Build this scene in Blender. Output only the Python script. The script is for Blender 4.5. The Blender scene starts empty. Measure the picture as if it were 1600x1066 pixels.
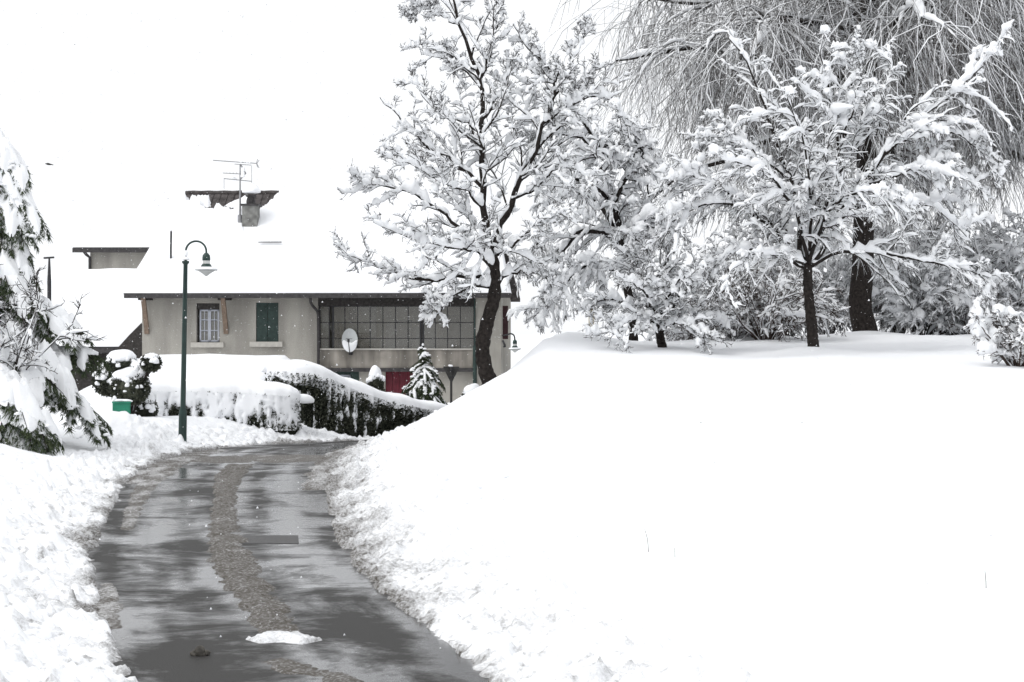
import bpy, math, random
import numpy as np

# ------------------------------------------------------------------ camera, sky, light, exposure
sc = bpy.context.scene
F, HC, HOR = 2800.0, 2.6, 520.0            # focal length in photo pixels, camera height, horizon row
cam_d = bpy.data.cameras.new('camera'); cam = bpy.data.objects.new('camera', cam_d)
sc.collection.objects.link(cam); sc.camera = cam
cam.location = (0, 0, HC); cam.rotation_euler = (math.radians(90), 0, 0)
cam_d.sensor_width = 36; cam_d.lens = 36 * F / 1600; cam_d.shift_y = -13 / 1600
cam_d.clip_start = 0.1; cam_d.clip_end = 5000

SUN_EL, SUN_AZ = math.radians(50), math.radians(238)      # azimuth from +Y towards +X
w = bpy.data.worlds.new('World'); sc.world = w; w.use_nodes = True
nt = w.node_tree; nt.nodes.clear()
sky = nt.nodes.new('ShaderNodeTexSky'); sky.sky_type = 'NISHITA'; sky.sun_disc = False
sky.sun_elevation = SUN_EL; sky.sun_rotation = SUN_AZ
sky.air_density = 2.0; sky.dust_density = 6.0; sky.ozone_density = 1.0
hs = nt.nodes.new('ShaderNodeHueSaturation'); hs.inputs['Saturation'].default_value = 0.12
mx = nt.nodes.new('ShaderNodeMix'); mx.data_type = 'RGBA'; mx.inputs[0].default_value = 0.8
mx.inputs[7].default_value = (10.8, 11.0, 11.3, 1)                # closed cloud deck over the clear sky
bg = nt.nodes.new('ShaderNodeBackground'); bg.inputs[1].default_value = 0.1
wo = nt.nodes.new('ShaderNodeOutputWorld')
nt.links.new(sky.outputs[0], hs.inputs['Color']); nt.links.new(hs.outputs[0], mx.inputs[6])
nt.links.new(mx.outputs[2], bg.inputs[0]); nt.links.new(bg.outputs[0], wo.inputs[0])

sun_d = bpy.data.lights.new('sun', 'SUN'); sun_d.energy = 0.9; sun_d.angle = math.radians(35)
sun_d.color = (1, 0.98, 0.95)
sun = bpy.data.objects.new('sun', sun_d); sc.collection.objects.link(sun)
sun.rotation_euler = (math.radians(90) - SUN_EL, 0, math.pi - SUN_AZ)
sun.location = (0, 0, 40)
vs = sc.view_settings
vs.view_transform = 'Standard'; vs.look = 'None'; vs.gamma = 1.0; vs.use_curve_mapping = False
vs.exposure = 0.20
cy = sc.cycles
cy.max_bounces = 7; cy.diffuse_bounces = 5; cy.glossy_bounces = 2; cy.transparent_max_bounces = 8
cy.transmission_bounces = 4; cy.caustics_reflective = False; cy.caustics_refractive = False
cy.use_denoising = True
cy.use_adaptive_sampling = True; cy.adaptive_threshold = 0.02; cy.adaptive_min_samples = 10

rng = np.random.default_rng(11)
RA = np.array

def px3(px, py, Y):
    return RA([(px - 800) / F * Y, Y, HC - (py - HOR) / F * Y])

# ------------------------------------------------------------------ noise
_perm = np.random.default_rng(5).permutation(512)
_perm = np.concatenate([_perm, _perm, _perm])
_ga = np.random.default_rng(6).uniform(0, 2 * np.pi, 512)
_gx, _gy = np.cos(_ga), np.sin(_ga)
def pn(x, y, seed=0):
    x = np.asarray(x, float) + seed * 17.31; y = np.asarray(y, float) + seed * 9.77
    xi = np.floor(x).astype(int); yi = np.floor(y).astype(int)
    fx, fy = x - xi, y - yi
    u = fx * fx * fx * (fx * (fx * 6 - 15) + 10); v = fy * fy * fy * (fy * (fy * 6 - 15) + 10)
    def g(a, b):
        h = _perm[(_perm[a & 511] + b) & 511]
        return _gx[h], _gy[h]
    a = g(xi, yi); b = g(xi + 1, yi); c = g(xi, yi + 1); d = g(xi + 1, yi + 1)
    n00 = a[0] * fx + a[1] * fy; n10 = b[0] * (fx - 1) + b[1] * fy
    n01 = c[0] * fx + c[1] * (fy - 1); n11 = d[0] * (fx - 1) + d[1] * (fy - 1)
    return ((n00 * (1 - u) + n10 * u) * (1 - v) + (n01 * (1 - u) + n11 * u) * v) * 1.5
def fbm(x, y, o=4, seed=0, gain=0.5):
    s = 0; a = 1; f = 1
    for i in range(o):
        s = s + a * pn(x * f, y * f, seed + i * 3); a *= gain; f *= 2.03
    return s
def sstep(a, b, x):
    t = np.clip((np.asarray(x, float) - a) / (b - a), 0, 1); return t * t * (3 - 2 * t)
def nrm(v):
    return v / np.maximum(np.linalg.norm(v, axis=-1, keepdims=True), 1e-9)

# ------------------------------------------------------------------ materials
def newmat(name):
    m = bpy.data.materials.new(name); m.use_nodes = True
    n = m.node_tree.nodes; b = n['Principled BSDF']
    return m, m.node_tree, b
def mat(name, col, rough=0.7, var=0.25, scale=6.0, bump=0.2, bscale=40.0, bdist=0.01, col2=None, spec=0.4, metal=0.0, coords='Object'):
    m, t, b = newmat(name); N = t.nodes; L = t.links
    tc = N.new('ShaderNodeTexCoord')
    n1 = N.new('ShaderNodeTexNoise'); n1.inputs['Scale'].default_value = scale; n1.inputs['Detail'].default_value = 6
    L.new(tc.outputs[coords], n1.inputs['Vector'])
    rp = N.new('ShaderNodeValToRGB'); rp.color_ramp.elements[0].position = 0.3; rp.color_ramp.elements[1].position = 0.7
    c1 = [c * (1 - var) for c in col]; c2 = col2 if col2 else [min(1, c * (1 + var)) for c in col]
    rp.color_ramp.elements[0].color = (*c1, 1); rp.color_ramp.elements[1].color = (*c2, 1)
    L.new(n1.outputs['Fac'], rp.inputs[0]); L.new(rp.outputs[0], b.inputs['Base Color'])
    b.inputs['Roughness'].default_value = rough; b.inputs['Specular IOR Level'].default_value = spec
    b.inputs['Metallic'].default_value = metal
    if bump > 0:
        n2 = N.new('ShaderNodeTexNoise'); n2.inputs['Scale'].default_value = bscale; n2.inputs['Detail'].default_value = 4
        L.new(tc.outputs[coords], n2.inputs['Vector'])
        bp = N.new('ShaderNodeBump'); bp.inputs['Strength'].default_value = bump; bp.inputs['Distance'].default_value = bdist
        L.new(n2.outputs['Fac'], bp.inputs['Height']); L.new(bp.outputs[0], b.inputs['Normal'])
    return m

SNOW = mat('snow', (0.90, 0.91, 0.93), 0.65, 0.02, 3, 0.25, 55, 0.01, spec=0.2)
SNOW_FIELD = mat('snow_field', (0.90, 0.91, 0.93), 0.65, 0.015, 0.6, 0.2, 9, 0.02, spec=0.2)
def treesnow():
    m, t, b = newmat('snow_on_twigs'); N = t.nodes; L = t.links
    d = N.new('ShaderNodeBsdfDiffuse'); d.inputs[0].default_value = (.93, .94, .955, 1)
    tr = N.new('ShaderNodeBsdfTranslucent'); tr.inputs[0].default_value = (.93, .945, .96, 1)
    tc = N.new('ShaderNodeTexCoord'); n2 = N.new('ShaderNodeTexNoise'); n2.inputs['Scale'].default_value = 30; n2.inputs['Detail'].default_value = 3
    L.new(tc.outputs['Object'], n2.inputs['Vector'])
    bp = N.new('ShaderNodeBump'); bp.inputs['Strength'].default_value = .5; bp.inputs['Distance'].default_value = .02
    L.new(n2.outputs['Fac'], bp.inputs['Height']); L.new(bp.outputs[0], d.inputs['Normal'])
    ms = N.new('ShaderNodeMixShader'); ms.inputs[0].default_value = .10
    L.new(d.outputs[0], ms.inputs[1]); L.new(tr.outputs[0], ms.inputs[2])
    out = [n for n in N if n.type == 'OUTPUT_MATERIAL'][0]; N.remove(b); L.new(ms.outputs[0], out.inputs[0]); return m
SNOW_TWIG = treesnow()
BARK = mat('bark', (0.027, 0.023, 0.021), 0.9, 0.5, 14, 0.8, 30, 0.03, spec=0.1)
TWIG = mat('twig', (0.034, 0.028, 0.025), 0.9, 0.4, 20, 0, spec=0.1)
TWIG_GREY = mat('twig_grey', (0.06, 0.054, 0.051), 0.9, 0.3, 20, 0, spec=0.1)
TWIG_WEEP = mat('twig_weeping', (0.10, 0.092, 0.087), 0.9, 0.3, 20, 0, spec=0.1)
TWIG_BROWN = mat('twig_brown', (0.062, 0.046, 0.039), 0.9, 0.35, 20, 0, spec=0.1)
CEDAR = mat('cedar_foliage', (0.035, 0.058, 0.035), 0.75, 0.45, 8, 0, spec=0.25, col2=(0.075, 0.095, 0.045))
HEDGE = mat('hedge_foliage', (0.04, 0.05, 0.036), 0.75, 0.45, 7, 0, spec=0.25, col2=(0.10, 0.105, 0.075))
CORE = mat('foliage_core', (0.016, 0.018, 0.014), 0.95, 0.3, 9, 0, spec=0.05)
PLASTER = mat('plaster', (0.39, 0.373, 0.338), 0.9, 0.10, 30, 1.0, 28, 0.015, spec=0.15)
def add_streaks(m, amount=.35, sc_=(1.6, 1.6, .35)):
    t = m.node_tree; N = t.nodes; L = t.links; b = N['Principled BSDF']; src = b.inputs['Base Color'].links[0].from_socket
    tc = N.new('ShaderNodeTexCoord'); mp = N.new('ShaderNodeMapping'); mp.inputs['Scale'].default_value = sc_; n = N.new('ShaderNodeTexNoise'); n.inputs['Scale'].default_value = 1.0; n.inputs['Detail'].default_value = 7
    L.new(tc.outputs['Object'], mp.inputs[0]); L.new(mp.outputs[0], n.inputs['Vector'])
    r = N.new('ShaderNodeMapRange'); r.inputs[1].default_value = .35; r.inputs[2].default_value = .65; r.inputs[3].default_value = 1 - amount; r.inputs[4].default_value = 1.08
    L.new(n.outputs['Fac'], r.inputs[0]); mu = N.new('ShaderNodeMix'); mu.data_type = 'RGBA'; mu.blend_type = 'MULTIPLY'; mu.inputs[0].default_value = 1
    L.new(src, mu.inputs[6]); L.new(r.outputs[0], mu.inputs[7]); L.new(mu.outputs[2], b.inputs['Base Color'])
add_streaks(PLASTER, .25)
PLASTER_PALE = mat('plaster_pale', (0.43, 0.41, 0.37), 0.9, 0.1, 1.5, 0.4, 50, 0.01, spec=0.15)
CONCRETE = mat('stained_concrete', (0.33, 0.305, 0.27), 0.9, 0.38, 1.1, 0.5, 40, 0.01, spec=0.15)
add_streaks(CONCRETE, .55, (2.2, 2.2, .3)); add_streaks(PLASTER_PALE, .2)
STONE = mat('sill_stone', (0.50, 0.48, 0.44), 0.85, 0.1, 8, 0.2, spec=0.2)
FASCIA = mat('dark_fascia', (0.055, 0.052, 0.053), 0.7, 0.35, 9, 0.2, spec=0.25)
DARKWOOD = mat('dark_wood', (0.05, 0.046, 0.044), 0.8, 0.4, 12, 0.3, spec=0.2)
WOOD = mat('bracket_wood', (0.20, 0.15, 0.115), 0.75, 0.25, 14, 0.3, spec=0.2)
GREENWOOD = mat('green_shutter_paint', (0.034, 0.056, 0.05), 0.6, 0.25, 10, 0.2, spec=0.3)
MAROON = mat('maroon_paint', (0.055, 0.024, 0.027), 0.6, 0.25, 10, 0.2, spec=0.3)
REDDOOR = mat('red_door_paint', (0.125, 0.014, 0.026), 0.55, 0.2, 5, 0.15, spec=0.35)
WINFRAME = mat('window_frame_paint', (0.47, 0.49, 0.55), 0.5, 0.08, 10, 0, spec=0.4)
IRON = mat('iron_bars', (0.03, 0.03, 0.033), 0.6, 0.3, 10, 0, spec=0.35)
LAMPGREEN = mat('lamp_green_paint', (0.014, 0.036, 0.031), 0.45, 0.25, 5, 0.1, 30, spec=0.45)
LAMPGLASS = mat('lamp_glass', (0.55, 0.56, 0.55), 0.35, 0.06, 20, 0, spec=0.5)
BOXGREEN = mat('box_green_paint', (0.02, 0.22, 0.135), 0.5, 0.15, 5, 0.1, spec=0.4)
SIGNBACK = mat('sign_back_metal', (0.055, 0.054, 0.053), 0.75, 0.3, 6, 0.1, spec=0.2)
DISH = mat('dish_paint', (0.50, 0.52, 0.52), 0.5, 0.06, 5, 0, spec=0.4)
TILE = mat('roof_tile', (0.075, 0.067, 0.066), 0.85, 0.45, 5, 0.8, 14, 0.04, spec=0.2)
CHIM = mat('chimney_render', (0.21, 0.21, 0.20), 0.9, 0.35, 5, 0.5, 40, spec=0.15)
ALU = mat('antenna_metal', (0.25, 0.25, 0.26), 0.45, 0.15, 8, 0, spec=0.5)
INSIDE = mat('loggia_inside', (0.62, 0.60, 0.55), 0.9, 0.15, 2, 0, spec=0.1)
CURTAIN = mat('curtain_cloth', (0.50, 0.51, 0.53), 0.9, 0.15, 6, 0, spec=0.1)
NAVY = mat('navy_cloth', (0.06, 0.07, 0.095), 0.9, 0.25, 6, 0, spec=0.1)
POSTPALE = mat('pale_post', (0.62, 0.57, 0.46), 0.8, 0.1, 6, 0.2, spec=0.2)
STRAW = mat('dry_stalk', (0.10, 0.085, 0.07), 0.9, 0.3, 10, 0, spec=0.1)
BIRDM = mat('bird_feathers', (0.04, 0.038, 0.036), 0.8, 0.3, 10, 0, spec=0.1)
CLOD = mat('dirty_clod', (0.065, 0.06, 0.052), 0.8, 0.5, 14, 0.6, 50, 0.01, spec=0.3)

def glassmat():
    m, t, b = newmat('window_glass'); N = t.nodes; L = t.links
    tr = N.new('ShaderNodeBsdfTransparent'); tr.inputs[0].default_value = (0.82, 0.84, 0.83, 1)
    gl = N.new('ShaderNodeBsdfGlossy'); gl.inputs['Roughness'].default_value = 0.06
    fr = N.new('ShaderNodeFresnel'); fr.inputs[0].default_value = 1.6
    ms = N.new('ShaderNodeMixShader')
    df = N.new('ShaderNodeBsdfDiffuse'); df.inputs[0].default_value = (0.40, 0.37, 0.32, 1)      # pale coat greying the panes, stands in for reflected sky and snow
    m2 = N.new('ShaderNodeMixShader'); m2.inputs[0].default_value = 0.24
    L.new(tr.outputs[0], m2.inputs[1]); L.new(df.outputs[0], m2.inputs[2])
    L.new(fr.outputs[0], ms.inputs[0]); L.new(m2.outputs[0], ms.inputs[1]); L.new(gl.outputs[0], ms.inputs[2])
    out = [n for n in N if n.type == 'OUTPUT_MATERIAL'][0]
    N.remove(b); L.new(ms.outputs[0], out.inputs[0]); return m
GLASS = glassmat()

def dirtmat(name, dirtcol=(0.066, 0.057, 0.046), bs=0.35):
    """snow that turns into brown slush by the painted-on dirt amount of the mesh"""
    m, t, b = newmat(name); N = t.nodes; L = t.links
    at = N.new('ShaderNodeAttribute'); at.attribute_name = 'dirt'
    tc = N.new('ShaderNodeTexCoord')
    n1 = N.new('ShaderNodeTexNoise'); n1.inputs['Scale'].default_value = 30; n1.inputs['Detail'].default_value = 8; n1.inputs['Roughness'].default_value = .7
    L.new(tc.outputs['Object'], n1.inputs['Vector'])
    ad = N.new('ShaderNodeMath'); ad.operation = 'MULTIPLY_ADD'; ad.inputs[1].default_value = 1.9; ad.inputs[2].default_value = -.95
    L.new(n1.outputs['Fac'], ad.inputs[0])
    a2 = N.new('ShaderNodeMath'); a2.operation = 'ADD'; a2.use_clamp = True
    ml = N.new('ShaderNodeMath'); ml.operation = 'MULTIPLY'
    s4 = N.new('ShaderNodeMath'); s4.operation = 'MULTIPLY'; s4.use_clamp = True; s4.inputs[1].default_value = 3.0
    L.new(at.outputs['Fac'], s4.inputs[0])
    L.new(ad.outputs[0], ml.inputs[0]); L.new(s4.outputs[0], ml.inputs[1])
    L.new(at.outputs['Fac'], a2.inputs[0]); L.new(ml.outputs[0], a2.inputs[1])
    mixc = N.new('ShaderNodeMix'); mixc.data_type = 'RGBA'
    mixc.inputs[6].default_value = (0.90, 0.91, 0.93, 1); mixc.inputs[7].default_value = (*dirtcol, 1)
    L.new(a2.outputs[0], mixc.inputs[0]); L.new(mixc.outputs[2], b.inputs['Base Color'])
    b.inputs['Roughness'].default_value = 0.6; b.inputs['Specular IOR Level'].default_value = 0.3
    n2 = N.new('ShaderNodeTexNoise'); n2.inputs['Scale'].default_value = 45; n2.inputs['Detail'].default_value = 5
    L.new(tc.outputs['Object'], n2.inputs['Vector'])
    bp = N.new('ShaderNodeBump'); bp.inputs['Strength'].default_value = bs; bp.inputs['Distance'].default_value = 0.02
    L.new(n2.outputs['Fac'], bp.inputs['Height']); L.new(bp.outputs[0], b.inputs['Normal'])
    return m
SLUSH = dirtmat('slush_snow')

def roadmat():
    m, t, b = newmat('wet_asphalt'); N = t.nodes; L = t.links
    tc = N.new('ShaderNodeTexCoord')
    n1 = N.new('ShaderNodeTexNoise'); n1.inputs['Scale'].default_value = 0.5; n1.inputs['Detail'].default_value = 12
    n1.inputs['Roughness'].default_value = 0.74; n1.inputs['Distortion'].default_value = 0.5
    L.new(tc.outputs['Object'], n1.inputs['Vector'])
    r1 = N.new('ShaderNodeValToRGB'); r1.color_ramp.elements[0].position = 0.45; r1.color_ramp.elements[1].position = 0.535
    mp = N.new('ShaderNodeMapping'); mp.inputs['Scale'].default_value = (1.1, 3.0, 1)
    L.new(tc.outputs['Object'], mp.inputs[0])
    ln = N.new('ShaderNodeAttribute'); ln.attribute_name = 'lane'
    mp2 = N.new('ShaderNodeMapping'); mp2.inputs['Scale'].default_value = (1.7, 0.10, 1)
    L.new(ln.outputs['Vector'], mp2.inputs[0])
    n5 = N.new('ShaderNodeTexNoise'); n5.inputs['Scale'].default_value = 1.0; n5.inputs['Detail'].default_value = 2        # wheel tracks
    L.new(mp2.outputs[0], n5.inputs['Vector'])
    n4 = N.new('ShaderNodeTexNoise'); n4.inputs['Scale'].default_value = 1.3; n4.inputs['Detail'].default_value = 8; n4.inputs['Roughness'].default_value = 0.7
    L.new(mp.outputs[0], n4.inputs['Vector'])
    av = N.new('ShaderNodeMix'); av.data_type = 'FLOAT'; av.inputs[0].default_value = 0.10
    L.new(n1.outputs['Fac'], av.inputs[2]); L.new(n4.outputs['Fac'], av.inputs[3])
    a3 = N.new('ShaderNodeMix'); a3.data_type = 'FLOAT'; a3.inputs[0].default_value = 0.38
    L.new(av.outputs[0], a3.inputs[2]); L.new(n5.outputs['Fac'], a3.inputs[3])
    L.new(a3.outputs[0], r1.inputs[0])                       # 0 damp, 1 standing film of water
    n3 = N.new('ShaderNodeTexNoise'); n3.inputs['Scale'].default_value = 60; n3.inputs['Detail'].default_value = 3
    L.new(tc.outputs['Object'], n3.inputs['Vector'])
    c = N.new('ShaderNodeMix'); c.data_type = 'RGBA'
    c.inputs[6].default_value = (0.022, 0.021, 0.020, 1); c.inputs[7].default_value = (0.056, 0.054, 0.051, 1)
    L.new(n3.outputs['Fac'], c.inputs[0]); L.new(c.outputs[2], b.inputs['Base Color'])
    rr = N.new('ShaderNodeMapRange'); rr.inputs[3].default_value = 0.60; rr.inputs[4].default_value = 0.13
    L.new(r1.outputs[0], rr.inputs[0]); L.new(rr.outputs[0], b.inputs['Roughness'])
    sp = N.new('ShaderNodeMapRange'); sp.inputs[3].default_value = 0.10; sp.inputs[4].default_value = 0.42
    L.new(r1.outputs[0], sp.inputs[0]); L.new(sp.outputs[0], b.inputs['Specular IOR Level'])
    b.inputs['Specular Tint'].default_value = (0.90, 0.94, 1.0, 1)
    bp = N.new('ShaderNodeBump'); bp.inputs['Distance'].default_value = 0.006
    bs = N.new('ShaderNodeMapRange'); bs.inputs[3].default_value = 0.5; bs.inputs[4].default_value = 0.12
    L.new(r1.outputs[0], bs.inputs[0]); L.new(bs.outputs[0], bp.inputs['Strength'])
    L.new(n3.outputs['Fac'], bp.inputs['Height']); L.new(bp.outputs[0], b.inputs['Normal'])
    return m
ROAD = roadmat()
PATCH = mat('repair_asphalt', (0.045, 0.044, 0.043), 0.55, 0.3, 30, 0.6, 90, 0.006, spec=0.3)

# ------------------------------------------------------------------ mesh helpers
COL = sc.collection
class MB:
    def __init__(s): s.v = []; s.t = []; s.q = []; s.n = 0; s.att = []
    uv = None
    def add(s, v, t=None, q=None, att=None):
        v = np.asarray(v, float).reshape(-1, 3)
        if t is not None and len(t): s.t.append(np.asarray(t, int).reshape(-1, 3) + s.n)
        if q is not None and len(q): s.q.append(np.asarray(q, int).reshape(-1, 4) + s.n)
        s.v.append(v); s.n += len(v)
        s.att.append(np.zeros(len(v)) if att is None else np.asarray(att, float).ravel())
    def box(s, a, b, M=None):
        x0, y0, z0 = a; x1, y1, z1 = b
        v = RA([[x0,y0,z0],[x1,y0,z0],[x1,y1,z0],[x0,y1,z0],[x0,y0,z1],[x1,y0,z1],[x1,y1,z1],[x0,y1,z1]], float)
        if M is not None: v = v @ M[0].T + M[1]
        s.add(v, q=[[0,3,2,1],[4,5,6,7],[0,1,5,4],[1,2,6,5],[2,3,7,6],[3,0,4,7]])
    def lathe(s, prof, c=(0, 0, 0), n=20):
        prof = RA(prof, float); a = np.linspace(0, 2 * np.pi, n, endpoint=False)
        v = np.stack([prof[:, None, 0] * np.cos(a), prof[:, None, 0] * np.sin(a), np.repeat(prof[:, 1:2], n, 1)], -1).reshape(-1, 3) + RA(c)
        i = np.arange(len(prof) - 1)[:, None] * n; j = np.arange(n)[None]
        q = np.stack([i + j, i + (j + 1) % n, i + n + (j + 1) % n, i + n + j], -1)
        s.add(v, q=q)
    def tubes(s, P, R, k=6, cap=True):
        """P (B,n,3) polylines, R (B,n) radii"""
        P = np.asarray(P, float); R = np.asarray(R, float)
        if P.ndim == 2: P = P[None]
        R = R.reshape(len(P), -1)
        B, n = R.shape
        T = np.gradient(P, axis=1); T = nrm(T)
        m = np.abs(T[..., 2]).mean(1) > 0.8
        ref = np.where(m[:, None, None], RA([1., 0.13, 0]), RA([0, 0.07, 1.]))
        S = nrm(np.cross(T, ref)); U = np.cross(S, T)
        a = np.linspace(0, 2 * np.pi, k, endpoint=False)
        v = P[:, :, None] + R[:, :, None, None] * (S[:, :, None] * np.cos(a)[:, None] + U[:, :, None] * np.sin(a)[:, None])
        b = (np.arange(B) * n * k)[:, None, None]; i = (np.arange(n - 1) * k)[None, :, None]; j = np.arange(k)[None, None]
        q = np.stack([b + i + j, b + i + (j + 1) % k, b + i + k + (j + 1) % k, b + i + k + j], -1)
        s.add(v.reshape(-1, 3), q=q.reshape(-1, 4))
        if cap:
            pass
    def build(s, name, m, parent=None, smooth=True, attr=None):
        me = bpy.data.meshes.new(name)
        if s.n:
            V = np.concatenate(s.v)
            T = np.concatenate(s.t) if s.t else np.zeros((0, 3), int); Q = np.concatenate(s.q) if s.q else np.zeros((0, 4), int)
            me.vertices.add(len(V)); me.vertices.foreach_set('co', V.astype(np.float32).ravel())
            li = np.concatenate([T.ravel(), Q.ravel()]); me.loops.add(len(li)); me.loops.foreach_set('vertex_index', li.astype(np.int32))
            me.polygons.add(len(T) + len(Q))
            st = np.concatenate([np.arange(len(T)) * 3, len(T) * 3 + np.arange(len(Q)) * 4])
            me.polygons.foreach_set('loop_start', st.astype(np.int32))
            me.update(calc_edges=True)
            me.polygons.foreach_set('use_smooth', np.full(len(T) + len(Q), bool(smooth)))
            if attr:
                a = me.attributes.new(attr, 'FLOAT', 'POINT'); a.data.foreach_set('value', np.concatenate(s.att).astype(np.float32))
            if s.uv is not None:
                l = me.attributes.new('lane', 'FLOAT_VECTOR', 'POINT'); l.data.foreach_set('vector', s.uv.astype(np.float32).ravel())
            me.validate()
        me.materials.append(m)
        o = bpy.data.objects.new(name, me); COL.objects.link(o)
        if parent is not None: o.parent = parent
        return o

def tag(o, label=None, cat=None, group=None, kind=None):
    if label: o['label'] = label
    if cat: o['category'] = cat
    if group: o['group'] = group
    if kind: o['kind'] = kind
    return o
def empty(name, loc=(0, 0, 0), rz=0.0):
    o = bpy.data.objects.new(name, None); COL.objects.link(o); o.location = loc; o.rotation_euler = (0, 0, rz); return o

def ico(sub=2):
    p = (1 + 5 ** .5) / 2
    v = [(-1,p,0),(1,p,0),(-1,-p,0),(1,-p,0),(0,-1,p),(0,1,p),(0,-1,-p),(0,1,-p),(p,0,-1),(p,0,1),(-p,0,-1),(-p,0,1)]
    f = [(0,11,5),(0,5,1),(0,1,7),(0,7,10),(0,10,11),(1,5,9),(5,11,4),(11,10,2),(10,7,6),(7,1,8),(3,9,4),(3,4,2),(3,2,6),(3,6,8),(3,8,9),(4,9,5),(2,4,11),(6,2,10),(8,6,7),(9,8,1)]
    v = [RA(x) / np.linalg.norm(x) for x in v]
    for _ in range(sub):
        c = {}; g = []
        def mid(a, b):
            k = (min(a, b), max(a, b))
            if k not in c: x = v[a] + v[b]; v.append(x / np.linalg.norm(x)); c[k] = len(v) - 1
            return c[k]
        for a, b, d in f:
            x, y, z = mid(a, b), mid(b, d), mid(d, a); g += [(a, x, z), (b, y, x), (d, z, y), (x, y, z)]
        f = g
    return RA(v), RA(f)
ICO1, ICO2, ICO3 = ico(1), ico(2), ico(3)

def blobs(mb, C, Rr, base=None, rough=0.22, r=None, flat=0.35, att=None):
    """lumps of snow: centres C (B,3), radii Rr (B,3), noisy, with flattened bottoms"""
    r = r or rng; base = base or ICO1
    C = np.atleast_2d(C); Rr = np.atleast_2d(Rr); B = len(C)
    v, f = base; n = len(v)
    ph = r.uniform(0, 6.28, (B, 6, 1)); k = r.normal(0, 1.9, (B, 6, 3))
    d = np.sin(np.einsum('bkc,nc->bkn', k, v) + ph).mean(1) * 2.0
    V = v[None] * (1 + rough * d)[..., None]
    V[..., 2] = np.where(V[..., 2] < -flat, -flat + (V[..., 2] + flat) * 0.25, V[..., 2])
    ang = r.uniform(0, 6.28, B); ca, sa = np.cos(ang)[:, None], np.sin(ang)[:, None]
    V = V * Rr[:, None]
    V = np.stack([V[..., 0] * ca - V[..., 1] * sa, V[..., 0] * sa + V[..., 1] * ca, V[..., 2]], -1) + C[:, None]
    mb.add(V.reshape(-1, 3), t=(f[None] + (np.arange(B) * n)[:, None, None]).reshape(-1, 3), att=None if att is None else np.repeat(att, n))

def leaves(mb, C, D, L, W, r=None, att=None):
    """thin two-triangle leaf blades at C pointing along D"""
    r = r or rng
    D = nrm(D); S = nrm(np.cross(D, r.normal(size=D.shape)))
    L = np.asarray(L)[:, None]; W = np.asarray(W)[:, None]
    a = C - S * W * .3; b = C + S * W * .3; m1 = C + D * L * .55 + S * W; m2 = C + D * L * .55 - S * W; e = C + D * L
    n = len(C); v = np.stack([a, b, m1, e, m2], 1).reshape(-1, 3)
    i = (np.arange(n) * 5)[:, None]
    mb.add(v, t=np.concatenate([i + RA([0, 1, 2]), i + RA([0, 2, 4]), i + RA([4, 2, 3])]))

def needles(mb, C, D, L, W, r):
    D = nrm(D); S = nrm(np.cross(D, r.normal(size=D.shape))) * np.asarray(W)[:, None]; n = len(C)
    mb.add(np.stack([C - S, C + S, C + D * np.asarray(L)[:, None]], 1).reshape(-1, 3), t=np.arange(3 * n).reshape(-1, 3))
def resample(P, n):
    P = RA(P, float); d = np.concatenate([[0], np.cumsum(np.linalg.norm(np.diff(P, axis=0), axis=1))])
    # Catmull-Rom through the points for softness
    t = np.linspace(0, d[-1], n)
    out = np.zeros((n, P.shape[1]))
    m = np.gradient(P, axis=0) / np.maximum(np.gradient(d), 1e-6)[:, None]
    i = np.clip(np.searchsorted(d, t, side='right') - 1, 0, len(d) - 2)
    h = (d[i + 1] - d[i])[:, None]; s = ((t - d[i])[:, None]) / h
    return ((2*s**3-3*s**2+1)*P[i] + (s**3-2*s**2+s)*h*m[i] + (-2*s**3+3*s**2)*P[i+1] + (s**3-s**2)*h*m[i+1])

# ------------------------------------------------------------------ road edges and ground height
def zroad(Y): return -0.028 * np.clip(np.asarray(Y, float) - 38, 0, 22)
def gpx(px, py, dz=0.0):
    Y = 30.0
    for _ in range(12): Y = F * (HC - float(zroad(Y)) - dz) / (py - HOR)
    return [(px - 800) / F * Y, Y]
L_px = [(215,1066),(178,1000),(157,940),(150,880),(158,840),(174,800),(198,760),(222,735),(268,715),(330,702),(450,693),(565,688)]
R_px = [(760,1066),(692,1000),(608,940),(548,880),(524,840),(513,800),(509,760),(513,735),(522,718),(533,708),(545,700)]
Lw = [gpx(*p) for p in L_px]; Rw = [gpx(*p) for p in R_px]
Lw = [[1.2, 0.5], [-1.0, 7.5]] + Lw + [[-2.3, 51.2], [0.0, 54.0], [2.3, 57.5], [3.6, 62], [4.2, 70], [4.5, 100]]
Rw = [[4.2, 0.5], [1.6, 7.5]] + Rw + [[-3.2, 43.6], [-1.9, 46.4], [0.2, 48.9], [2.6, 51.6], [5.0, 55.0], [6.6, 60], [7.2, 70], [7.5, 100]]
NE = 420
Le, Re = resample(Lw, NE), resample(Rw, NE)

def edge_dist(x, y, E, side):
    """signed distance to an edge polyline; positive outside the road. side +1: outside is left"""
    x = np.asarray(x, float).ravel(); y = np.asarray(y, float).ravel()
    out = np.empty(len(x)); A = E[:-1]; D = E[1:] - A; LL = (D ** 2).sum(1)
    for c in range(0, len(x), 20000):
        px_, py_ = x[c:c+20000, None] - A[:, 0], y[c:c+20000, None] - A[:, 1]
        t = np.clip((px_ * D[:, 0] + py_ * D[:, 1]) / LL, 0, 1)
        dx, dy = px_ - t * D[:, 0], py_ - t * D[:, 1]
        d2 = dx * dx + dy * dy; k = d2.argmin(1); r = np.arange(len(k))
        s = np.sign(D[k, 0] * dy[r, k] - D[k, 1] * dx[r, k])
        out[c:c+20000] = np.sqrt(d2[r, k]) * np.where(s == 0, 1, s) * side
    return out

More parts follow.
